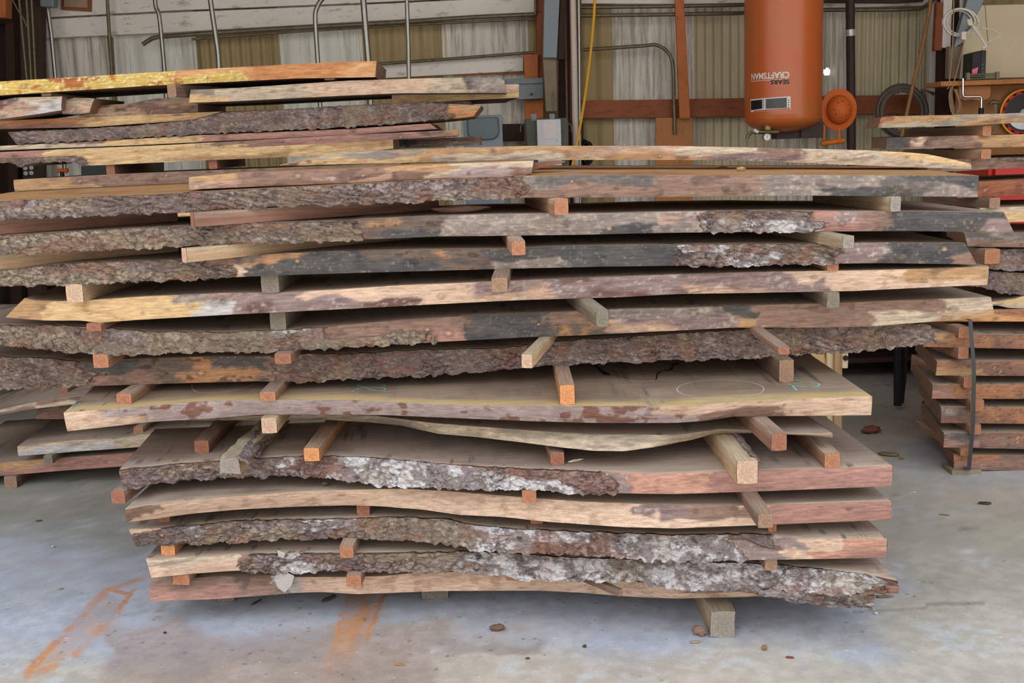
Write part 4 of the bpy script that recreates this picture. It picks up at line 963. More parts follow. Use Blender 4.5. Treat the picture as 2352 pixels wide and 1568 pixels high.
slab('S5b', 'thin wavy-edged board bulging out below the chalk-marked slab',
     [(408,958),(560,955),(750,952),(852,954),(886,958),(988,971),(1090,979),(1226,989),(1362,998),(1464,998),(1549,1000),(1654,985),(1722,988),(1807,996),(1892,998),(1912,994)],
     [(408,965),(560,965),(750,964),(852,970),(920,977),(1005,996),(1090,1003),(1192,1015),(1294,1028),(1362,1035),(1430,1036),(1498,1027),(1586,1010),(1637,996),(1722,994),(1858,1000),(1912,1005)],
     [(0,'lt','lt'),(850,'lt','lg'),(1100,'lg','lt'),(1700,'lt','sap')], 'A', zt=.652, zb=.618, back=.5, dr=-.06, group=GF, seed=6, step=.005, rows=10, band=.01)
ob6 = slab('S6', 'broad chalk-marked slab with teal numbers, a chalk ring and a split near its right end',
     [(146,948),(238,940),(340,932),(476,920),(595,918),(799,918),(852,921),(1022,929),(1124,931),(1328,932),(1464,932),(1549,933),(1688,923),(1824,915),(2003,910)],
     [(155,990),(238,981),(340,969),(476,961),(595,952),(799,952),(886,953),(1022,959),(1226,967),(1362,971),(1549,971),(1620,966),(1688,956),(1926,954),(2001,953)],
     [(0,'sap','sap'),(250,'ros','sap'),(330,'ros','ros'),(1490,'sap','ros'),(1620,'sap','brn'),(1740,'sap','brn'),(1800,'sap','sap')],
     'A', zt=.760, zb=.700, back=.68, dl=-.07, dr=-.005, top='hon', band=.085, group=GF, seed=7, step=.0035, rows=14, bj=10)
slab('S7', 'slab just above the chalk-marked one, rough bark running to a ragged right tip',
     [(-150,826),(0,818),(120,822),(210,834),(290,824),(500,818),(610,818),(700,812),(799,812),(920,804),(1158,798),(1294,781),(1430,774),(1552,764),(1722,755),(1926,747),(2120,743),(2136,748)],
     [(-150,898),(0,894),(68,891),(187,887),(306,883),(442,879),(595,875),(680,877),(799,869),(988,860),(1141,850),(1200,841),(1396,832),(1549,826),(1722,820),(1892,809),(2028,801),(2110,793),(2152,784)],
     [(-999,'bf','bf'),(60,'bf','bf'),(215,'blk','brn'),(330,'orb','orb'),(500,'blk','orb'),(600,'brn','brn'),(622,'bf','bf'),(740,'br','bf'),(800,'bk','bk'),(1150,'br','br'),(1200,'bf','bk'),(1450,'bf','bk'),(1700,'bk','bf')],
     'B', Y=(3.74,3.60), back=.5, group=GF, seed=8, step=.0026, rows=25, bj=10)
slab('S8', 'second slab above the chalk-marked one, mossy bark at left turning to swirled bare brown wood at right',
     [(-150,748),(0,746),(170,747),(340,760),(510,762),(646,757),(799,746),(920,735),(1090,724),(1260,718),(1430,709),(1552,707),(1688,702),(1892,697),(2062,690),(2276,682)],
     [(-150,790),(0,789),(102,801),(170,809),(306,813),(442,808),(612,808),(799,796),(988,786),(1192,775),(1328,770),(1549,759),(1688,752),(1892,752),(1994,750),(2130,739),(2284,728)],
     [(-999,'bm','bm'),(170,'bk','bm'),(320,'bm','bm'),(620,'bl','bm'),(755,'brn','bm'),(1000,'brn','pk'),(1075,'blk','blk'),(1260,'brn','orb'),(1390,'gry','mix'),(1660,'blk','tan'),(1740,'brn','brn'),(2000,'brn','lt'),(2160,'lt','tan')],
     'B', Y=(3.62,3.52), back=.55, dr=-.05, group=GF, seed=9, step=.0035, rows=16, bj=12)
slab('S9', 'bare slab in the middle of the front stack with a yellow broken left point, pale knots and chalky marks',
     [(56,684),(75,690),(136,692),(204,689),(340,680),(510,673),(646,672),(799,663),(920,655),(1090,648),(1260,641),(1549,630),(1756,624),(1960,621),(2130,617),(2271,611)],
     [(12,729),(102,736),(187,736),(221,741),(306,735),(510,723),(799,709),(988,699),(1192,689),(1430,682),(1552,675),(1756,672),(1960,668),(2164,658),(2267,654)],
     [(0,'tan','tan'),(110,'yel','yel'),(385,'gry','yel'),(470,'mix','wht'),(540,'cam','cam'),(700,'sap','cam'),(955,'sap','sap'),(1080,'mix','mix'),(1270,'cam','cam'),(1570,'mix','mix'),(1830,'sap','cam'),(1900,'sap','sap'),(2050,'tan','sap')],
     'B', Y=(3.56,3.45), back=.58, dl=-.02, group=GF, seed=10, step=.004, rows=14, bj=12)
slab('S10', 'slab with a long blue-black bare edge and a strip of bark right of centre, between two slabs with more bark',
     [(-150,630),(0,621),(136,606),(272,600),(408,596),(480,594),(578,587),(646,582),(799,576),(954,573),(1158,571),(1260,566),(1450,562),(1552,562),(1688,559),(1824,559),(2028,557),(2216,558)],
     [(-150,663),(0,658),(136,652),(272,648),(476,639),(612,633),(799,627),(988,622),(1158,617),(1396,612),(1552,610),(1688,609),(1936,605),(2028,604),(2243,607)],
     [(-999,'bm','bm'),(60,'bf','bm'),(400,'bf','bf'),(470,'brn','bf'),(530,'orb','sap'),(560,'orb','blk'),(700,'blk','blk'),(840,'orb','blk'),(1000,'orb','orb'),(1120,'blk','gry'),(1290,'blk','blk'),(1555,'bl','bk'),(1660,'bf','bl'),(1900,'bf','bf'),(1935,'cam','cam'),(2028,'blk','blk'),(2200,'blk','brn')],
     'B', Y=(3.53,3.44), back=.58, dr=-.02, group=GF, seed=11, step=.0028, rows=22, bj=6)
slab('S11', 'slab with pale mossy bark at left and dark chalk-speckled wood, ending in a black pointed right end',
     [(-150,548),(0,541),(204,530),(408,519),(578,512),(799,507),(832,503),(988,496),(1158,491),(1396,490),(1552,486),(1790,483),(1926,485),(2096,485),(2305,487)],
     [(-150,590),(0,585),(204,576),(408,565),(544,560),(799,553),(832,550),(1000,543),(1328,539),(1549,534),(1824,532),(2096,530),(2329,534)],
     [(-999,'bm','bm'),(200,'bm','bm'),(400,'bf','bm'),(560,'bf','bf'),(835,'orb','orb'),(870,'orb','blk'),(1020,'gry','gry'),(1400,'gry','blk'),(1500,'mix','gry'),(1610,'bf','bl'),(1790,'bk','bl'),(1840,'pk','bl'),(1900,'cam','pk'),(1985,'brn','brn'),(2040,'blk','blk'),(2270,'blk','cam')],
     'B', Y=(3.50,3.42), back=.6, dr=-.03, top='wal', group=GF, seed=12, step=.0035, rows=16, bj=8)
slab('S12', 'wide top slab of the front stack, dark bark at left and dusty orange-brown top surface',
     [(-150,470),(0,462),(204,453),(432,442),(799,423),(988,413),(1192,405),(1300,402),(1552,402),(1892,402),(2248,403)],
     [(-150,510),(0,503),(204,495),(442,485),(646,473),(799,469),(988,461),(1192,454),(1396,453),(1552,452),(1790,449),(2062,450),(2245,452)],
     [(-999,'bk','bk'),(90,'bf','bk'),(420,'bf','bf'),(760,'bk','bf'),(1100,'br','bf'),(1180,'bm','br'),(1200,'gry','brn'),(1500,'brn','brn'),(1740,'gry','gry'),(1900,'gry','blk'),(2100,'blk','gry')],
     'B', Y=(3.50,3.42), back=.66, dr=-.03, top='org', band=.01, lift=.016, group=GF, seed=13, step=.0028, rows=22, bj=8)
slab('S13', 'short pinkish-brown board lying on top of the front stack, left of centre',
     [(434,407),(544,397),(800,388),(920,381),(1090,374),(1226,369)], [(434,435),(800,420),(988,410),(1204,403),(1221,398)],
     [(0,'tan','mix'),(560,'brn','brn'),(780,'brn','mix'),(880,'tan','brn'),(960,'tan','lt'),(1010,'lt','ros'),(1190,'lt','brn')],
     'B', Y=(3.52,3.50), back=.28, top='org', group=GF, seed=14, step=.005, rows=12)
slab('S14', 'long curved yellowish board topmost on the front stack, pointed at both ends',
     [(643,379),(697,365),(748,356),(852,346),(1022,340),(1226,335),(1549,335),(1790,340),(1994,345),(2100,351),(2130,354),(2180,364),(2229,376)],
     [(643,382),(750,378),(988,372),(1158,367),(1430,367),(1549,367),(1722,369),(1892,376),(2096,384),(2231,388)],
     [(0,'tan','brn'),(700,'lg','yel'),(950,'tan','tan'),(1020,'tan','lt'),(1360,'mix','tan'),(1600,'lt','mix'),(1770,'brn','mix'),(1860,'lt','lt'),(2050,'yel','lt')],
     'B', Y=(3.80,3.78), back=.12, top='lite', group=GF, seed=15, step=.005, rows=12)
# S13's wane wedge
band('thin dark wedge of wood curling out from the end of the short top board', [(1228,374),(1262,370),(1298,369)], [(1212,396),(1240,386),(1298,373)], 3.62, .05, plain('wane', (128,88,66), .8, 0, .2, 20), 'wood_wedge', None, 'wood scrap', bevel=.001)

# chalk on the marked slab
teal = plain('teal_chalk', (130,196,184), .9, 0, .1, 90); wch = plain('white_chalk', (212,204,194), .9, 0, .12, 90)
def chalk(name, strokes, w, mat, z, parent):
    V = []; Fq = []
    for st_ in strokes:
        P = [onZ(x, y, z) for x, y in st_]; P = spline(P, 6) if len(P) > 2 else P; o = len(V)
        for i, p in enumerate(P):
            d = P[min(i+1, len(P)-1)]-P[max(i-1, 0)]; d = d/np.linalg.norm(d); nn = np.array([-d[1], d[0], 0])*w*(.8+.4*((i*37) % 7)/7)
            V += [p+nn, p-nn]
            if i: a = o+2*i; Fq.append((a-2, a-1, a+1, a))
    o_ = link(name, np.array(V), Fq, mat, parent, smooth=False)
    return o_
Z6 = .7608
ell = [(1655+100*math.cos(a), 893.5+21.5*math.sin(a)) for a in [math.radians(k*18) for k in range(21)]]
o = chalk('chalk_ring', [ell], .0014, wch, Z6, ob6); o['label'] = 'faint white chalk ring'
o = chalk('chalk_arc', [[(441,882),(442,892),(452,900),(480,902),(520,899),(560,890),(586,881)]], 0.0019, wch, Z6, ob6)
o = chalk('chalk_numeral', [[(826,873),(890,872)],[(760,885),(795,885)],[(822,887),(826,881),(850,880),(875,882),(884,886),(868,889),(838,888),(824,884)],[(838,889),(820,893),(806,900)],[(838,890),(860,896),(882,896),(884,892),(868,889)],[(880,900),(896,899)],[(915,888),(948,888)]], 0.0026, teal, Z6, ob6); o['label'] = 'teal chalk figure near the left'
o = chalk('chalk_numeral', [[(1812,882),(1822,888),(1830,897)],[(1812,884),(1850,888),(1876,887),(1882,882),(1872,879),(1862,879)],[(1824,870),(1834,875),(1828,876)],[(1828,876),(1845,875)],[(1834,869),(1844,869)]], 0.0034, teal, Z6, ob6); o['label'] = 'teal chalk figure near the right'
o = chalk('chalk_line', [[(184,925),(172,934),(158,943)]], .002, teal, Z6, ob6)
crk_shade = plain('split_shade', (44,32,28), .95, 0, .3, 60)  # dark colour standing in for the shade inside the open split
def blob(name, pts, mat, z, parent):
    P = [onZ(x, y, z) for x, y in pts]; return link(name, np.array(P), [tuple(range(len(P)))[::-1]], mat, parent, smooth=False)
o = blob('split', [(1358,836),(1366,835),(1375,842),(1390,853),(1404,859),(1400,862),(1386,860),(1376,852),(1370,845)], crk_shade, Z6, ob6)  # dark strip standing in for the shade inside the split
o = blob('split', [(1558,832),(1562,835),(1548,840),(1544,850),(1522,852),(1512,858),(1510,868),(1505,875),(1507,864),(1509,855),(1540,846),(1545,838),(1532,836)], crk_shade, Z6, ob6)  # dark strip standing in for the shade inside the split
chalk('split', [[(1404,860),(1430,866),(1470,872),(1507,869)],[(1376,842),(1400,848),(1425,861)]], .0012, crk_shade, Z6, ob6)  # dark lines standing in for the shade inside the split
# whitish branch stubs that stick out of the two lowest slabs
def stub(parent, pts, Y0, dY, mat):
    a = pxs(pts, Y0-dY); b = pxs(pts, Y0+.03); n = len(a); c = sum(a)/n+np.array([0,-.001,0])
    mb = MB(); mb.add([tuple(p) for p in a]+[tuple(p) for p in b]+[tuple(c)], [(i, (i+1) % n, (i+1) % n+n, i+n) for i in range(n)]+[(2*n, (i+1) % n, i) for i in range(n)])
    return mb.build('branch_stub', mat, parent, .001)
wst = plain('pale_stub', (172,164,156), .8, 0, .08, 18, ((140,126,116), 16, .58))
stub(SLABS['S1']['obj'], [(634,1312),(658,1313),(676,1322),(670,1345),(654,1361),(638,1350),(630,1330)], 3.53, .012, wst)
stub(SLABS['S2']['obj'], [(636,1262),(656,1270),(652,1281),(640,1279)], 3.50, .01, wst)

# ------------------------------------------------------------------ spacers of the front stack
P_ = 'wooden spacer'
def sp(gap, lab, x0, x1, y1, **k):
    lo, hi = gap; return spacer(lab, x0, x1, y1, lo, hi, **k)
G12, G11, G10, G9, G8, G7 = ('S11','S12'), ('S10','S11'), ('S9','S10'), ('S8','S9'), ('S7','S8'), ('S6','S7')
G6, G5, G4, G3, G2, G1 = ('S5b','S6'), ('S5',None), ('S4','S5'), ('S3','S4'), ('S2','S3'), ('S1','S2')
sp(G12, 'long reddish wooden spacer set at a slant under the top slab, left of centre', 437,450,521, yaw=62, look='r', L=.8, wscale=2.4)
sp(G12, 'reddish-brown wooden spacer slanting in from the left picture edge, directly under the top slab', -60,-40,541, yaw=66, look='r', L=.6, wscale=2)
sp(G12, 'orange-ended wooden spacer under the top slab, in the middle of the stack', 1272,1307,494, yaw=-8, look='o')
sp(G12, 'pale cracked-ended wooden spacer under the top slab towards the right', 2040,2072,486, yaw=-9, look='gr')
sp(G11, 'long light tan wooden spacer at a slant above the blue-black slab, left of centre', 412,438,603, yaw=52, look='t', L=.8)
sp(G11, 'tan wooden spacer slanting in from the left picture edge above the blue-black slab', -70,-45,623, yaw=62, look='t', L=.62, wscale=1.8)
sp(G11, 'small orange-ended wooden spacer resting on the blue-black slab near the centre', 1175,1208,586, yaw=-3, look='o')
sp(G11, 'grey-ended tan wooden spacer above the blue-black slab at right', 1932,1964,571, yaw=-9, look='gr')
sp(G10, 'pale pinkish wooden spacer near the yellow broken left point', 155,192,694, yaw=3, look='t')
sp(G10, 'grey-brown wooden spacer under the blue-black slab, left of centre', 602,642,673, look='g')
sp(G10, 'brownish wooden spacer under the blue-black slab, in the middle of the stack', 1129,1167,670, yaw=2, look='d')
sp(G10, 'short orange wooden spacer end peeking out below the bark strip of the blue-black slab', 1897,1928,622, yaw=-4, look='o')
sp(G9, 'orange-red wooden spacer below the yellow broken left end', 201,233,764, look='r')
sp(G9, 'dark grey weathered wooden spacer with a rounded end, left of centre', 622,658,757, look='g')
sp(G9, 'bluish-grey-ended wooden spacer jutting forward at the centre of the stack', 1368,1399,750, yaw=-6, look='g')
sp(G9, 'rough grey-brown notched wooden spacer under the bare knotty slab at right', 1897,1930,707, look='g', rough=.006)
sp(G8, 'orange-ended wooden spacer under the mossy bark, leftmost', 216,250,842, look='o')
sp(G8, 'pinkish two-tone wooden spacer under the mossy bark, left of centre', 632,670,835, look='r', h=.034)
sp(G8, 'split two-ply light wooden spacer sticking out above the bark-edged slab at centre', 1198,1224,845, yaw=12, look='t')
sp(G8, 'orange-ended light wooden spacer jutting out above the bark-edged slab at right', 1786,1814,813, look='r')
sp(G7, 'bright orange-ended wooden spacer on the chalk-marked slab, leftmost', 269,303,927, yaw=1, look='o')
sp(G7, 'light orange-ended wooden spacer on the chalk-marked slab left of the teal figure', 598,634,921, look='o')
s_ = sp(G7, 'yellowish wooden spacer with a sloped orange end in the middle of the chalk-marked slab', 1286,1321,930, look='O')
sp(G7, 'dark-sided wooden spacer beside the right teal figure on the chalk-marked slab', 1788,1824,878, look='d')
sp(G6, 'pale brown wooden spacer wedged under the chalk-marked slab, left', 602,637,995, look='t')
sp(G6, 'yellow-grey wooden spacer with a reddish end under the chalk-marked slab, right', 1770,1808,1035, yaw=-3, look='r')
sp(G5, 'dark wooden spacer with an orange-red end on the fifth slab, leftmost of those lying there', 448,481,1041, look='r', h=.045)
sp(G5, 'wooden spacer with a bright orange end on the fifth slab, right of the bark-covered stick', 699,735,1059, yaw=2, look='O', h=.045)
sp(G5, 'reddish wooden spacer in front of the thin wavy board, beside the pale splinter', 1264,1297,1068, yaw=-3, look='r', h=.042)
sp(G5, 'wooden spacer with a rough orange end, rightmost on the fifth slab', 1892,1930,1074, look='o', h=.045)
sp(G5, 'thick light-ended timber with a bark flank lying on the fifth slab at right', 1691,1742,1111, yaw=-1, look='t', h=.070, L=.72, name='bark_edged_timber', cat='timber', rough=.003)
sp(G5, 'weathered grey stick with torn bark hanging over the front edge of the fifth slab', 505,553,1088, yaw=3, look='gr', h=.052, L=.72, name='bark_covered_stick', cat='timber', rough=.014)
sp(G4, 'orange-ended wooden spacer poking out left beneath the fifth slab', 257,289,1156, yaw=3, look='r')
sp(G4, 'rough orange wooden spacer end under the fifth slab at the centre', 1199,1233,1155, look='o', rough=.004)
sp(G4, 'long two-ply brown wooden spacer sloping out over the lower slabs at right', 1740,1776,1212, look='d', L=.7)
sp(G3, 'thin sliver of an orange wooden spacer under the fourth slab at left', 362,391,1199, look='r')
sp(G3, 'small dark red-brown wooden spacer under the fourth slab, left of centre', 820,850,1183, look='r')
sp(G3, 'barely visible orange wooden spacer under the fourth slab at the centre', 1218,1248,1203, look='o')
sp(G3, 'small orange wooden spacer corner behind the long sloping two-ply one', 1764,1784,1221, look='o')
sp(G2, 'brightest orange wooden spacer near the lower left end of the stack', 371,403,1275, yaw=2, look='O')
sp(G2, 'orange-brown wooden spacer on the second slab, left of centre', 781,813,1281, yaw=1, look='o')
sp(G2, 'frayed dark brown wooden spacer under the third slab at right', 1756,1786,1310, look='d', rough=.012)
sp(G1, 'splintered orange wooden spacer at the lower left corner of the stack', 396,435,1344, look='o', rough=.014)
sp(G1, 'orange-brown wooden spacer on the bottom slab, left of centre', 797,831,1347, yaw=1, look='o')
sp(G1, 'sliver of an orange wooden spacer on the bottom slab at the centre', 1163,1195,1333, look='o')
# bunks
def bunk(lab, x0, x1, y1, look, top='S1', L=.75, rough=.005, g='bunk timbers under the front stack'):
    return spacer(lab, x0, x1, y1, None, None, z=0.0, h=.0885, L=L, look=look, name='bunk_timber', group=g, cat='timber', rough=rough)
bunk('big weathered bunk timber jutting out under the front stack at right', 1630, 1690, 1463, 'gr', L=.9, rough=.008)
bunk('grey bunk timber end just showing under the middle of the front stack', 968, 1032, 1375, 'g')
bunk('bunk timber hidden deep in the shade under the left end of the front stack', 498, 540, 1381, 'g')
# torn bark on the two bark-flanked timbers
def bark_strip(label, parent, x0, x1, y0, y1, z, tilt, seed):
    n, m = 60, 8; a = onZ(x0, y0, z); b = onZ(x1, y1, z); V = []; 
    t = np.linspace(0, 1, n)[:,None]*np.ones((1,m)); w = np.ones((n,1))*np.linspace(-1, 1, m)[None,:]
    X = a[0]+(b[0]-a[0])*t; Yy = a[1]+(b[1]-a[1])*t; wd = .016*(.7+.7*fbm(t*8, t*0, t*0, seed, 3))
    nz = fbm(t*30, w*3, t*0, seed+1, 4)-.5
    V = np.stack([X+w*wd, Yy, z+.004+tilt*(1-w)*.5+nz*.02+.006], -1)
    c, h, k = looks('bk', X*2, Yy*2, w*.03, seed)
    o = link('bark_strip', V.reshape(-1,3), gridF(n, m), M_BARK, parent, c.reshape(-1,3)); md = o.modifiers.new('s', 'SOLIDIFY'); md.thickness = .006; return o
for o in list(COL.objects):
    if o.name == 'bark_edged_timber': bark_strip('', o, 1738, 1672, 1070, 985, .600, .03, 5)
    if o.name == 'bark_covered_stick': bark_strip('', o, 582, 640, 1055, 975, .566, .03, 6); bark_strip('', o, 560, 620, 1070, 980, .585, .02, 8)

# loose bits on the stack and on the floor
def chip(label, name, cat, c, size, z=0.0, seed=1, rgb=(96,74,60), rz=0, thick=.35, Y=None, curl=.3):
    p = onZ(c[0], c[1], z) if Y is None else np.array([onY(c[0], c[1], Y)[0], Y, z])
    n, m = 22, 14; u = np.linspace(0, 2*math.pi, n, endpoint=False)[:,None]*np.ones((1,m)); v = np.linspace(-math.pi/2, math.pi/2, m)[None,:]*np.ones((n,1))
    sx, sy = size; x = np.cos(u)*np.cos(v); y = np.sin(u)*np.cos(v); zz = np.sin(v)
    k = 1+.5*(fbm(x*3+seed, y*3, zz*3, seed, 4)-.5)*2
    x, y, zz = x*sx*k, y*sy*k, zz*sy*thick*k + curl*(x*x)*sy*.5*0
    zz = zz + curl*((x)**2)*sy
    ca, sa = math.cos(rz), math.sin(rz); X, Y_ = x*ca-y*sa, x*sa+y*ca
    zz = zz-zz.min()
    V = np.stack([p[0]+X, p[1]+Y_, p[2]+zz+.0005], -1)
    Fq = []
    for i in range(n):
        for j in range(m-1): Fq.append((i*m+j, ((i+1) % n)*m+j, ((i+1) % n)*m+j+1, i*m+j+1))
    c_ = lin(rgb)*(.6+.9*fbm(x*60, y*60, zz*60, seed+4, 4))[...,None]
    o = link(name, V.reshape(-1,3), np.array(Fq), M_EDGE, None, c_.reshape(-1,3)); return tag(o, label, cat)
chip('brown curled bark chunk on the floor in front of the middle of the stack', 'bark_chunk', 'bark', (1142,1448), (.024,.012), 0, 1, (110,84,68), .1, .8)
chip('small orange-brown leaf lying near the bottom centre of the floor', 'dry_leaf', 'leaf', (918,1527), (.015,.005), 0, 2, (160,112,60), -.2)
lf = chip('curled dry brown leaf leaning beside the right bunk timber', 'dry_leaf', 'leaf', (1606,1459), (.024,.014), 0, 3, (134,104,86), -.8, 1.0)
chip('crumbly tan chip on the floor below the curled leaf', 'wood_chip', 'wood chip', (1596,1476), (.016,.008), 0, 4, (160,138,112))
chip('tan acorn-like husk on the floor right of the bunk timber', 'husk', 'husk', (1756,1493), (.009,.008), 0, 5, (150,116,84), .5, .9)
chip('small dark red leaf on the floor in front, right of centre', 'dry_leaf', 'leaf', (1814,1511), (.012,.006), 0, 6, (126,60,44), -.3)
chip('dark bark sliver on the floor just under the left part of the stack', 'bark_sliver', 'bark', (756,1378), (.03,.010), 0, 7, (70,54,46), .9, .6)
chip('long thin dark bark sliver on the floor under the notch of the bottom slab', 'bark_sliver', 'bark', (589,1384), (.028,.006), 0, 8, (70,54,46), 1.1)
chip('red-brown leaf scrap on the floor left of the stack', 'dry_leaf', 'leaf', (89,1197), (.014,.007), 0, 9, (110,60,44), .3)
chip('small whitish stone on the floor left of the stack', 'pebble', 'stone', (122,1257), (.007,.005), 0, 10, (196,196,180), 0, .8, curl=0)
chip('tan wood crumb on the floor at left, above the rust mark', 'wood_chip', 'wood chip', (138,1353), (.010,.006), 0, 11, (160,140,114), .5)
chip('flat dark bark flake on the floor right of the stack', 'bark_flake', 'bark', (2262,1158), (.026,.012), 0, 12, (70,62,54), -.2, .4)
chip('long flake of bark on the floor off the right tip of the stack', 'bark_flake', 'bark', (2032,1372), (.030,.008), 0, 13, (120,98,86), 0, .5)
chip('curled red-brown leaves on the floor between the front and right stacks', 'dry_leaf', 'leaf', (2000,995), (.05,.03), 0, 14, (120,74,56), .2, .6)
chip('tan leaf litter on the floor below the red-brown leaves', 'dry_leaf', 'leaf', (2040,1046), (.05,.022), 0, 15, (128,108,80), -.4, .3)
chip('pale chip beside the tan leaf litter on the floor', 'wood_chip', 'wood chip', (2070,1054), (.014,.008), 0, 16, (140,120,92))
chip('thin white sliver on the floor right of the stack', 'wood_sliver', 'wood chip', (2096,1131), (.020,.003), 0, 17, (220,216,206), 0)
chip('brown twig scrap on the floor at far right', 'twig', 'twig', (2170,1183), (.02,.005), 0, 18, (130,100,76), -.4)
chip('small bluish-white pebble on the floor below the right tip of the stack', 'pebble', 'stone', (2012,1410), (.007,.005), 0, 19, (190,200,204), 0, .7, curl=0)
chip('small dark pellet on the floor in the lower left brown patch', 'pellet', 'debris', (379,1455), (.005,.004), 0, 20, (60,44,36), 0, .8, curl=0)
chip('small brown cone scale on the floor below the centre', 'wood_chip', 'wood chip', (1212,1513), (.007,.004), 0, 21, (96,76,60), 0, .6)
chip('dark nut on the floor right of the centre', 'nut', 'nut', (1343,1487), (.006,.005), 0, 22, (84,66,56), 0, .9, curl=0)
z12 = zt_at('S12', onY(1665,385,3.6)[0])
chip('dark curled bark scrap on the dusty top slab, right of centre', 'bark_scrap', 'bark', (1660,384), (.020,.010), z12, 23, (84,64,54), 0, .7, Y=3.85)
chip('tan lump of wood on the dusty top slab beside the bark scrap', 'wood_lump', 'wood chip', (1702,389), (.014,.010), z12, 24, (168,132,96), 0, .8, Y=3.68)
z11 = zt_at('S11', onY(1056,490,3.5)[0])
chip('ragged loose slab of bark lying under the top slab near the centre', 'loose_bark', 'bark', (1056,491), (.085,.020), z11, 25, (112,84,72), 0, .55, Y=3.55, curl=.05)
chip('pale white splinter on the fifth slab beside the reddish spacer', 'splinter', 'wood chip', (1322,1060), (.026,.004), .5585, 26, (222,206,184), .5, .8)
chip('small brown knot of bark on the fourth slab at left', 'bark_scrap', 'bark', (746,1116), (.012,.008), .4555, 27, (96,76,66), 0, .8)
spacer('grey brown splintered stick hanging over the pale bottom edge right of centre', 1418, 1432, 1368, None, None, Y=3.33, h=.010, L=.16, yaw=-38, look='d', name='splintered_stick', group=None, cat='wood scrap')

# ------------------------------------------------------------------ left stack, further back
GL = 'boards of the left rear stack'
def bslab(key, lab, T, B, zones, Y, back=.5, **k):
    k.setdefault('step', .009); k.setdefault('rows', 8); k.setdefault('bj', 18)
    return slab(key, lab, T, B, zones, 'B', Y=(Y, Y), back=back, **k)
YL = 5.25
bslab('L3', 'lowest pinkish board of the left rear stack, on the floor timbers', [(-160,1076),(0,1064),(102,1054),(289,1040),(420,1030),(560,1022)], [(-160,1110),(0,1093),(136,1081),(279,1071),(420,1062),(560,1055)],
      [(-999,'tan','pk'),(100,'pk','pk')], YL, .95, dl=-.05, dr=-.05, group=GL, seed=31)
bslab('L2', 'pale short board above the lowest one in the left rear stack', [(40,1025),(170,1011),(282,1006),(326,998),(520,985)], [(42,1047),(170,1037),(311,1027),(520,1014)],
      [(0,'lt','wht'),(250,'lt','lt')], YL-.05, .75, dl=-.06, dr=-.06, top='wal', band=.03, group=GL, seed=32)
bslab('L1', 'third board up of the left rear stack, curving down to the left edge of the picture', [(-120,970),(0,941),(68,926),(170,910),(300,900),(500,890)], [(-120,985),(0,953),(68,940),(163,929),(300,922),(500,915)],
      [(-999,'lt','brn'),(100,'brn','lt')], YL-.05, .7, top='wal', group=GL, seed=33)
bslab('L1b', 'short dark board end behind the left corner of the chalk-marked slab', [(86,941),(146,930),(420,918)], [(82,962),(146,962),(420,950)], [(0,'brn','pk')], YL+.12, .5, group=GL, seed=34)
def lsp(lab, x0, x1, y1, Y, h, look, **k): return spacer(lab, x0, x1, y1, None, None, Y=Y, h=h, look=look, group='wooden spacers in the left rear stack', **k)
zb3 = zb_at('L3', -2.4)
spacer('dark bunk timber on the floor under the left rear stack', 12, 40, 1120, None, None, z=0, h=max(.04, zb3-.002), look='d', L=.8, name='bunk_timber', cat='timber', group='bunk timbers of the left rear stack')
lsp('grey wooden spacer under the pale short board of the left rear stack', 101, 122, 1065, YL-.1, .04, 'g')
lsp('orange wooden spacer just left of the front stack, under its chalk-marked slab', 308, 330, 999, YL+.0, .04, 'o')
lsp('dark reddish wooden spacer at the top of the lower left rear stack', 137, 157, 908, YL+.1, .04, 'r')
# hidden upright support so that the higher boards rest on something
YU = 5.05
bslab('U8', 'yellowish board with a ragged bark lower left edge, at the base of the upper left pile', [(-160,372),(0,366),(170,358),(408,345),(800,327),(903,321)], [(-160,380),(17,372),(51,383),(85,373),(170,371),(192,381),(408,371),(800,354),(903,341)],
      [(-999,'bf','bk'),(175,'yel','yel'),(430,'yel','tan'),(700,'tan','yel')], YU, .5, top='lite', group=GL, seed=35)
bslab('U7', 'thin light board directly above the ragged yellowish one, reaching furthest right of the thin pair', [(-160,355),(0,349),(340,335),(800,309.5),(1053,298)], [(-160,373),(0,366),(340,349),(800,327),(1053,311)],
      [(-999,'pk','pk'),(120,'yel','yel'),(480,'brn','yel'),(560,'pk','pk'),(960,'brn','pk'),(1030,'tan','tan')], YU, .5, dr=-.02, top='lite', group=GL, seed=36)
bslab('U6', 'thin board under the dark bark-edged one, its right end cut short', [(-160,341),(0,335),(238,323),(442,311),(800,296),(988,283)], [(-160,350),(0,345),(340,332),(800,309),(1004,296)],
      [(-999,'lt','lt'),(120,'brn','lt'),(260,'yel','yel'),(450,'pk','pk')], YU, .5, top='lite', group=GL, seed=37)
bslab('U5', 'thick dark grey bark-edged board running across the upper left pile', [(18,303),(136,299),(306,289),(442,275),(512,258),(680,250),(818,241),(988,236),(1106,242)], [(38,331),(238,321),(442,309),(750,294),(920,284),(1049,272),(1087,267)],
      [(0,'bk','bk'),(420,'bf','bk'),(640,'bk','bf'),(1030,'tan','org')], YU, .55, top='lite', group=GL, seed=38, rows=10)
bslab('U4', 'light yellow tapering board above the dark bark edge, left', [(-160,283),(0,277),(204,269),(434,259),(512,256)], [(-160,302),(0,296),(204,292),(390,279),(440,275)], [(-999,'org','pk'),(200,'yel','yel'),(385,'brn','yel'),(420,'yel','yel')], YU+.08, .5, top='lite', group=GL, seed=39)
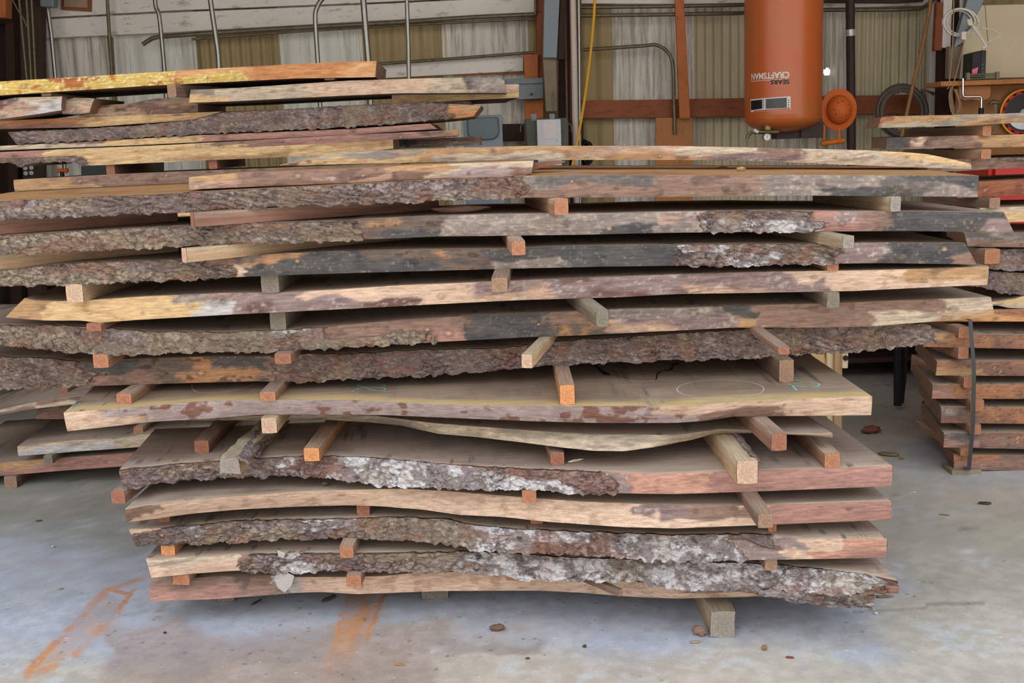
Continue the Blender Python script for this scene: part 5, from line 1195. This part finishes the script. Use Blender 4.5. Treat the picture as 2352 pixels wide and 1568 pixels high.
bslab('U4b', 'brown-edged board right of the yellow taper, partly behind the dark bark edge', [(512,256),(700,250),(990,232),(1080,232)], [(512,262),(700,262),(990,250),(1080,248)], [(0,'brn','brn'),(640,'tan','tan'),(740,'brn','brn'),(960,'bk','bk')], YU+.14, .5, top='lite', group=GL, seed=49)
bslab('U3b', 'purple-brown board seen in the shade under the orange painted board', [(200,243),(299,238),(357,226),(455,224)], [(190,270),(204,269),(357,263),(455,257)], [(0,'brn','mix'),(300,'mix','brn')], YU+.1, .5, group=GL, seed=40)
bslab('U3', 'notched whitish board end at the left picture edge below the orange painted board', [(-160,236),(0,231),(34,224),(143,221)], [(-160,280),(0,274),(85,262),(141,253)], [(-999,'cam','mix'),(60,'lt','wht')], YU-.05, .4, group=GL, seed=41)
bslab('U3c', 'small chipped board end right beside the notched whitish one', [(146,231),(170,224),(217,226)], [(143,262),(180,262),(205,259)], [(0,'lt','mix')], YU, .4, group=GL, seed=42)
bslab('U2b', 'light tan beam end behind the topmost grey-tipped board', [(900,203),(1090,196),(1192,193)], [(900,240),(1090,229),(1192,224)], [(0,'sap','yel')], YU+.12, .62, dr=-.06, top='red', group=GL, seed=43)
bslab('U2', 'pale thick board with a grey weathered right tip and a rounded left end', [(438,206),(544,202),(800,185),(1002,179),(1148,179),(1158,186)], [(434,236),(544,232),(800,219),(920,214),(1163,213)],
      [(0,'lg','yel'),(520,'lt','lt'),(700,'sap','sap'),(1000,'lt','lt'),(1050,'gry','gry')], YU-.05, .55, top='wal', group=GL, seed=44)
bslab('U1', 'topmost orange board with flaking yellow paint on its left half', [(-160,196),(0,187),(204,175),(510,156),(759,143),(865,140)], [(-160,228),(0,219),(340,197),(680,180),(862,177)],
      [(-999,'pnt','pnt'),(420,'org','pnt'),(560,'org','org')], YU-.08, .6, dr=-.02, top='red', group=GL, seed=45, step=.005, rows=12)
bslab('LB1', 'single board with a brown blotched edge crossing the gap below the upper left pile', [(31,413),(238,401),(434,393),(800,379),(920,374)], [(34,439),(238,430),(434,422),(800,402),(920,396)],
      [(0,'tan','tan'),(150,'brn','tan'),(250,'brn','brn')], YU, .5, top='lite', group=GL, seed=46)
bslab('LB2', 'yellow board edge seen through the slit under the top slab at left', [(300,492),(434,488),(900,470)], [(300,504),(434,502),(900,486)], [(0,'yel','yel')], YU, .5, top='lite', group=GL, seed=47)
bslab('LB3', 'weathered grey board lying behind the cut ends of the left pile, left of the moulded case', [(904,322),(1103,313)], [(904,341),(1103,333)], [(0,'blk','blk'),(940,'brn','gry')], YU+.3, .4, top='wal', group=GL, seed=48)
lsp('dark brown wooden spacer under the orange painted board, left of the pale thick board', 384, 408, 223, YU-.1, .055, 'd', yaw=18)
lsp('tan sliver of a wooden spacer under the left part of the orange painted board', 95, 118, 221, YU-.02, .03, 't')
lsp('small dark wooden spacer under the right end of the orange painted board', 745, 769, 184, YU-.05, .022, 'd')
lsp('brown wooden spacer standing below the yellowish board in the left gap', 245, 265, 402, YU+.02, .05, 'r')
lsp('tan wooden spacer under the single blotched board in the left gap', 214, 244, 448, YU+.0, .04, 't')
lsp('reddish wooden spacer under the right part of the upper left pile', 480, 500, 388, YU+.02, .04, 'r')

# ------------------------------------------------------------------ right stack, strapped
GR = 'boards of the right rear stack'
YR = 4.95
def rslab(key, lab, T, B, zones, dY=0, back=.62, **k):
    k.setdefault('dl', .12*back/.6); k.setdefault('dr', .12*back/.6)
    return bslab(key, lab, T, B, zones, YR+dY, back, group=GR, **k)
XE = 2520
def ext(P):   # carry the edge on past the picture
    (x0, y0), (x1, y1) = P[-2:]; return P+[(XE, y1+(y1-y0)/(x1-x0)*(XE-x1)*.6)]
data = [
 ('R16','lowest board of the strapped right stack, torn bark fibres along its foot',[(2190,1044),(2352,1046)],[(2191,1077),(2352,1081)],[(0,'orr','pk'),(2260,'brn','brn')],0),
 ('R15','second board up in the strapped right stack, greyish with one ringed knot',[(2168,994),(2352,994)],[(2167,1027),(2352,1031)],[(0,'gry','pk'),(2235,'orr','brn')],-.02),
 ('R14','third board up in the strapped right stack with a grey blotch left of the strap',[(2161,935),(2352,936)],[(2161,971),(2352,973)],[(0,'gry','orr'),(2215,'orr','orr')],0),
 ('R13','fourth board up in the strapped right stack with dark stains right of the strap',[(2142,883),(2352,883)],[(2140,915),(2352,916)],[(0,'brn','pk'),(2180,'orr','orr')],0),
 ('R12','fifth board up in the strapped right stack, its left end sticking out over the gap',[(2152,830),(2352,830)],[(2149,862),(2352,863)],[(0,'orr','tan'),(2250,'orr','orr')],0),
 ('R11','sixth board up in the strapped right stack with a spidery dark knot',[(2137,762),(2181,767),(2352,769)],[(2120,796),(2352,801)],[(0,'tan','orr'),(2200,'orr','orr')],0),
 ('R10','board above the strap of the right stack, light orange-brown edge',[(2150,712),(2287,712),(2352,709)],[(2140,738),(2352,738)],[(0,'orr','org')],.05),
 ('R9','thin light board with a curved front, on the strapped pile',[(2200,700),(2283,693),(2330,686),(2352,680)],[(2200,707),(2290,701),(2317,707),(2352,708)],[(0,'yel','lt')],.05),
 ('R8','dark bark-edged board, lower of the two dark ones in the right stack',[(2180,622),(2270,624),(2352,629)],[(2180,650),(2266,661),(2300,672),(2352,678)],[(0,'bk','bk')],.08),
 ('R7','dark bark-edged board, upper of the two dark ones in the right stack',[(2240,568),(2297,572),(2352,571)],[(2230,610),(2283,617),(2352,621)],[(0,'bk','bk')],.1),
 ('R6','grey-brown board below the light one, beside the black pointed slab end',[(2215,536),(2352,534)],[(2222,566),(2352,568)],[(0,'gry','brn')],.05),
 ('R5','light yellow board beside the tip of the black pointed slab',[(2250,478),(2352,474)],[(2250,511),(2352,509)],[(0,'lt','yel')],.05),
 ('R4','smooth reddish board level with the top slab of the front stack',[(2200,419),(2248,417),(2352,411)],[(2200,455),(2248,453),(2352,447)],[(0,'red','red')],.1),
 ('R3','dark mottled board, third from the top of the right stack',[(2130,370),(2188,366),(2352,360)],[(2130,396),(2232,391),(2352,384)],[(0,'brn','brn'),(2270,'bf','brn')],.05),
 ('R2','board with a black left end, second from the top of the right stack',[(2036,316),(2352,308)],[(2035,343),(2352,337)],[(0,'blk','blk'),(2080,'brn','brn'),(2090,'sap','pk'),(2115,'brn','brn'),(2255,'tan','tan')],0),
 ('R1','topmost long tan board of the right stack with a split end-grain tip',[(2024,269),(2045,267),(2352,260)],[(2015,294),(2198,289),(2352,281)],[(0,'red','red'),(2046,'tan','lg'),(2200,'lg','tan')],-.05),
]
for i, (k, lab, T, B, z, dY) in enumerate(data):
    rslab(k, lab, ext(T), ext(B), z, dY, .62 if i < 8 else .5, seed=60+i, top='wal' if i < 8 else 'lite')
def rsp(lab, x0, x1, y1, h, look, dY=-.02, **k): return spacer(lab, x0, x1, y1, None, None, Y=YR+dY, h=h, look=look, yaw=k.pop('yaw', 4), group='wooden spacers in the right stack', **k)
rsp('short wooden spacer under the topmost tan board of the right stack', 2254, 2278, 312, .042, 'o', yaw=-16)
rsp('short wooden spacer between the black-ended and dark mottled boards of the right stack', 2250, 2278, 365, .042, 'o', yaw=-16)
rsp('brown wooden spacer under the smooth reddish board of the right stack', 2270, 2298, 478, .046, 'd', .03, yaw=-10)
rsp('orange rough-ended wooden spacer beside the black pointed slab end', 2259, 2297, 606, .066, 'o', .0, yaw=-4)
for lab, x0, x1, y1, h in (('upper left wooden spacer of the strapped pile, on the board with the spidery knot', 2200, 2226, 776, .050),
                          ('wooden spacer directly below the spidery-knot board, left of the strap', 2199, 2225, 824, .054),
                          ('wooden spacer touching the left side of the strap, under the fifth board', 2212, 2235, 890, .050),
                          ('wooden spacer behind and right of the strap, under the fourth board', 2228, 2260, 944, .050),
                          ('wooden spacer behind the strap, under the third board', 2226, 2253, 998, .046),
                          ('lowest wooden spacer of the strapped pile, mostly behind the strap', 2205, 2230, 1046, .034)):
    rsp(lab, x0, x1, y1, h, 'o', -.03, yaw=0 if y1 > 900 else -4)
c_ = onZ(2219, 1089, 0)
tag(MB().box(c_[0]-.065, c_[0]+.07, c_[1], c_[1]+.12, 0, onY(2220,1079,c_[1])[2]).build('flat_board', M_WEA, None, .002), 'flat board on the floor under the strapped stack', 'board')
def strap():
    mb = MB(); pts = [(2229,736),(2231,772),(2236,828),(2237,870),(2236.5,901),(2235,969),(2231,1020),(2225,1079)]
    V = []; Fq = []; YS = YR-.065
    P = spline(pxs(pts, YS), 5)
    for i, p in enumerate(P):
        V += [(p[0]-.009, p[1], p[2]), (p[0]+.009, p[1], p[2]), (p[0]+.009, p[1]+.0015, p[2]), (p[0]-.009, p[1]+.0015, p[2])]
        if i:
            a = 4*i
            for k in range(4): Fq.append((a-4+k, a-4+(k+1) % 4, a+(k+1) % 4, a+k))
    mb.add(V, Fq)
    # over the top of the pile and back
    p = P[0]; q = P[-1]
    mb.box(p[0]-.009, p[0]+.009, YS, YS+.06, p[2], p[2]+.0015); mb.box(q[0]-.009, q[0]+.009, YS, YS+.05, q[2]-.0015, q[2])
    m = plain('black_strap', (34,36,40), .28, 0, .1, 5, spec=.9)
    tag(mb.build('strapping_band', m), 'shiny black strapping band around the lower right stack', 'strap')
strap()
# timbers that carry the upper boards of both rear stacks (seen only as darkness between them)
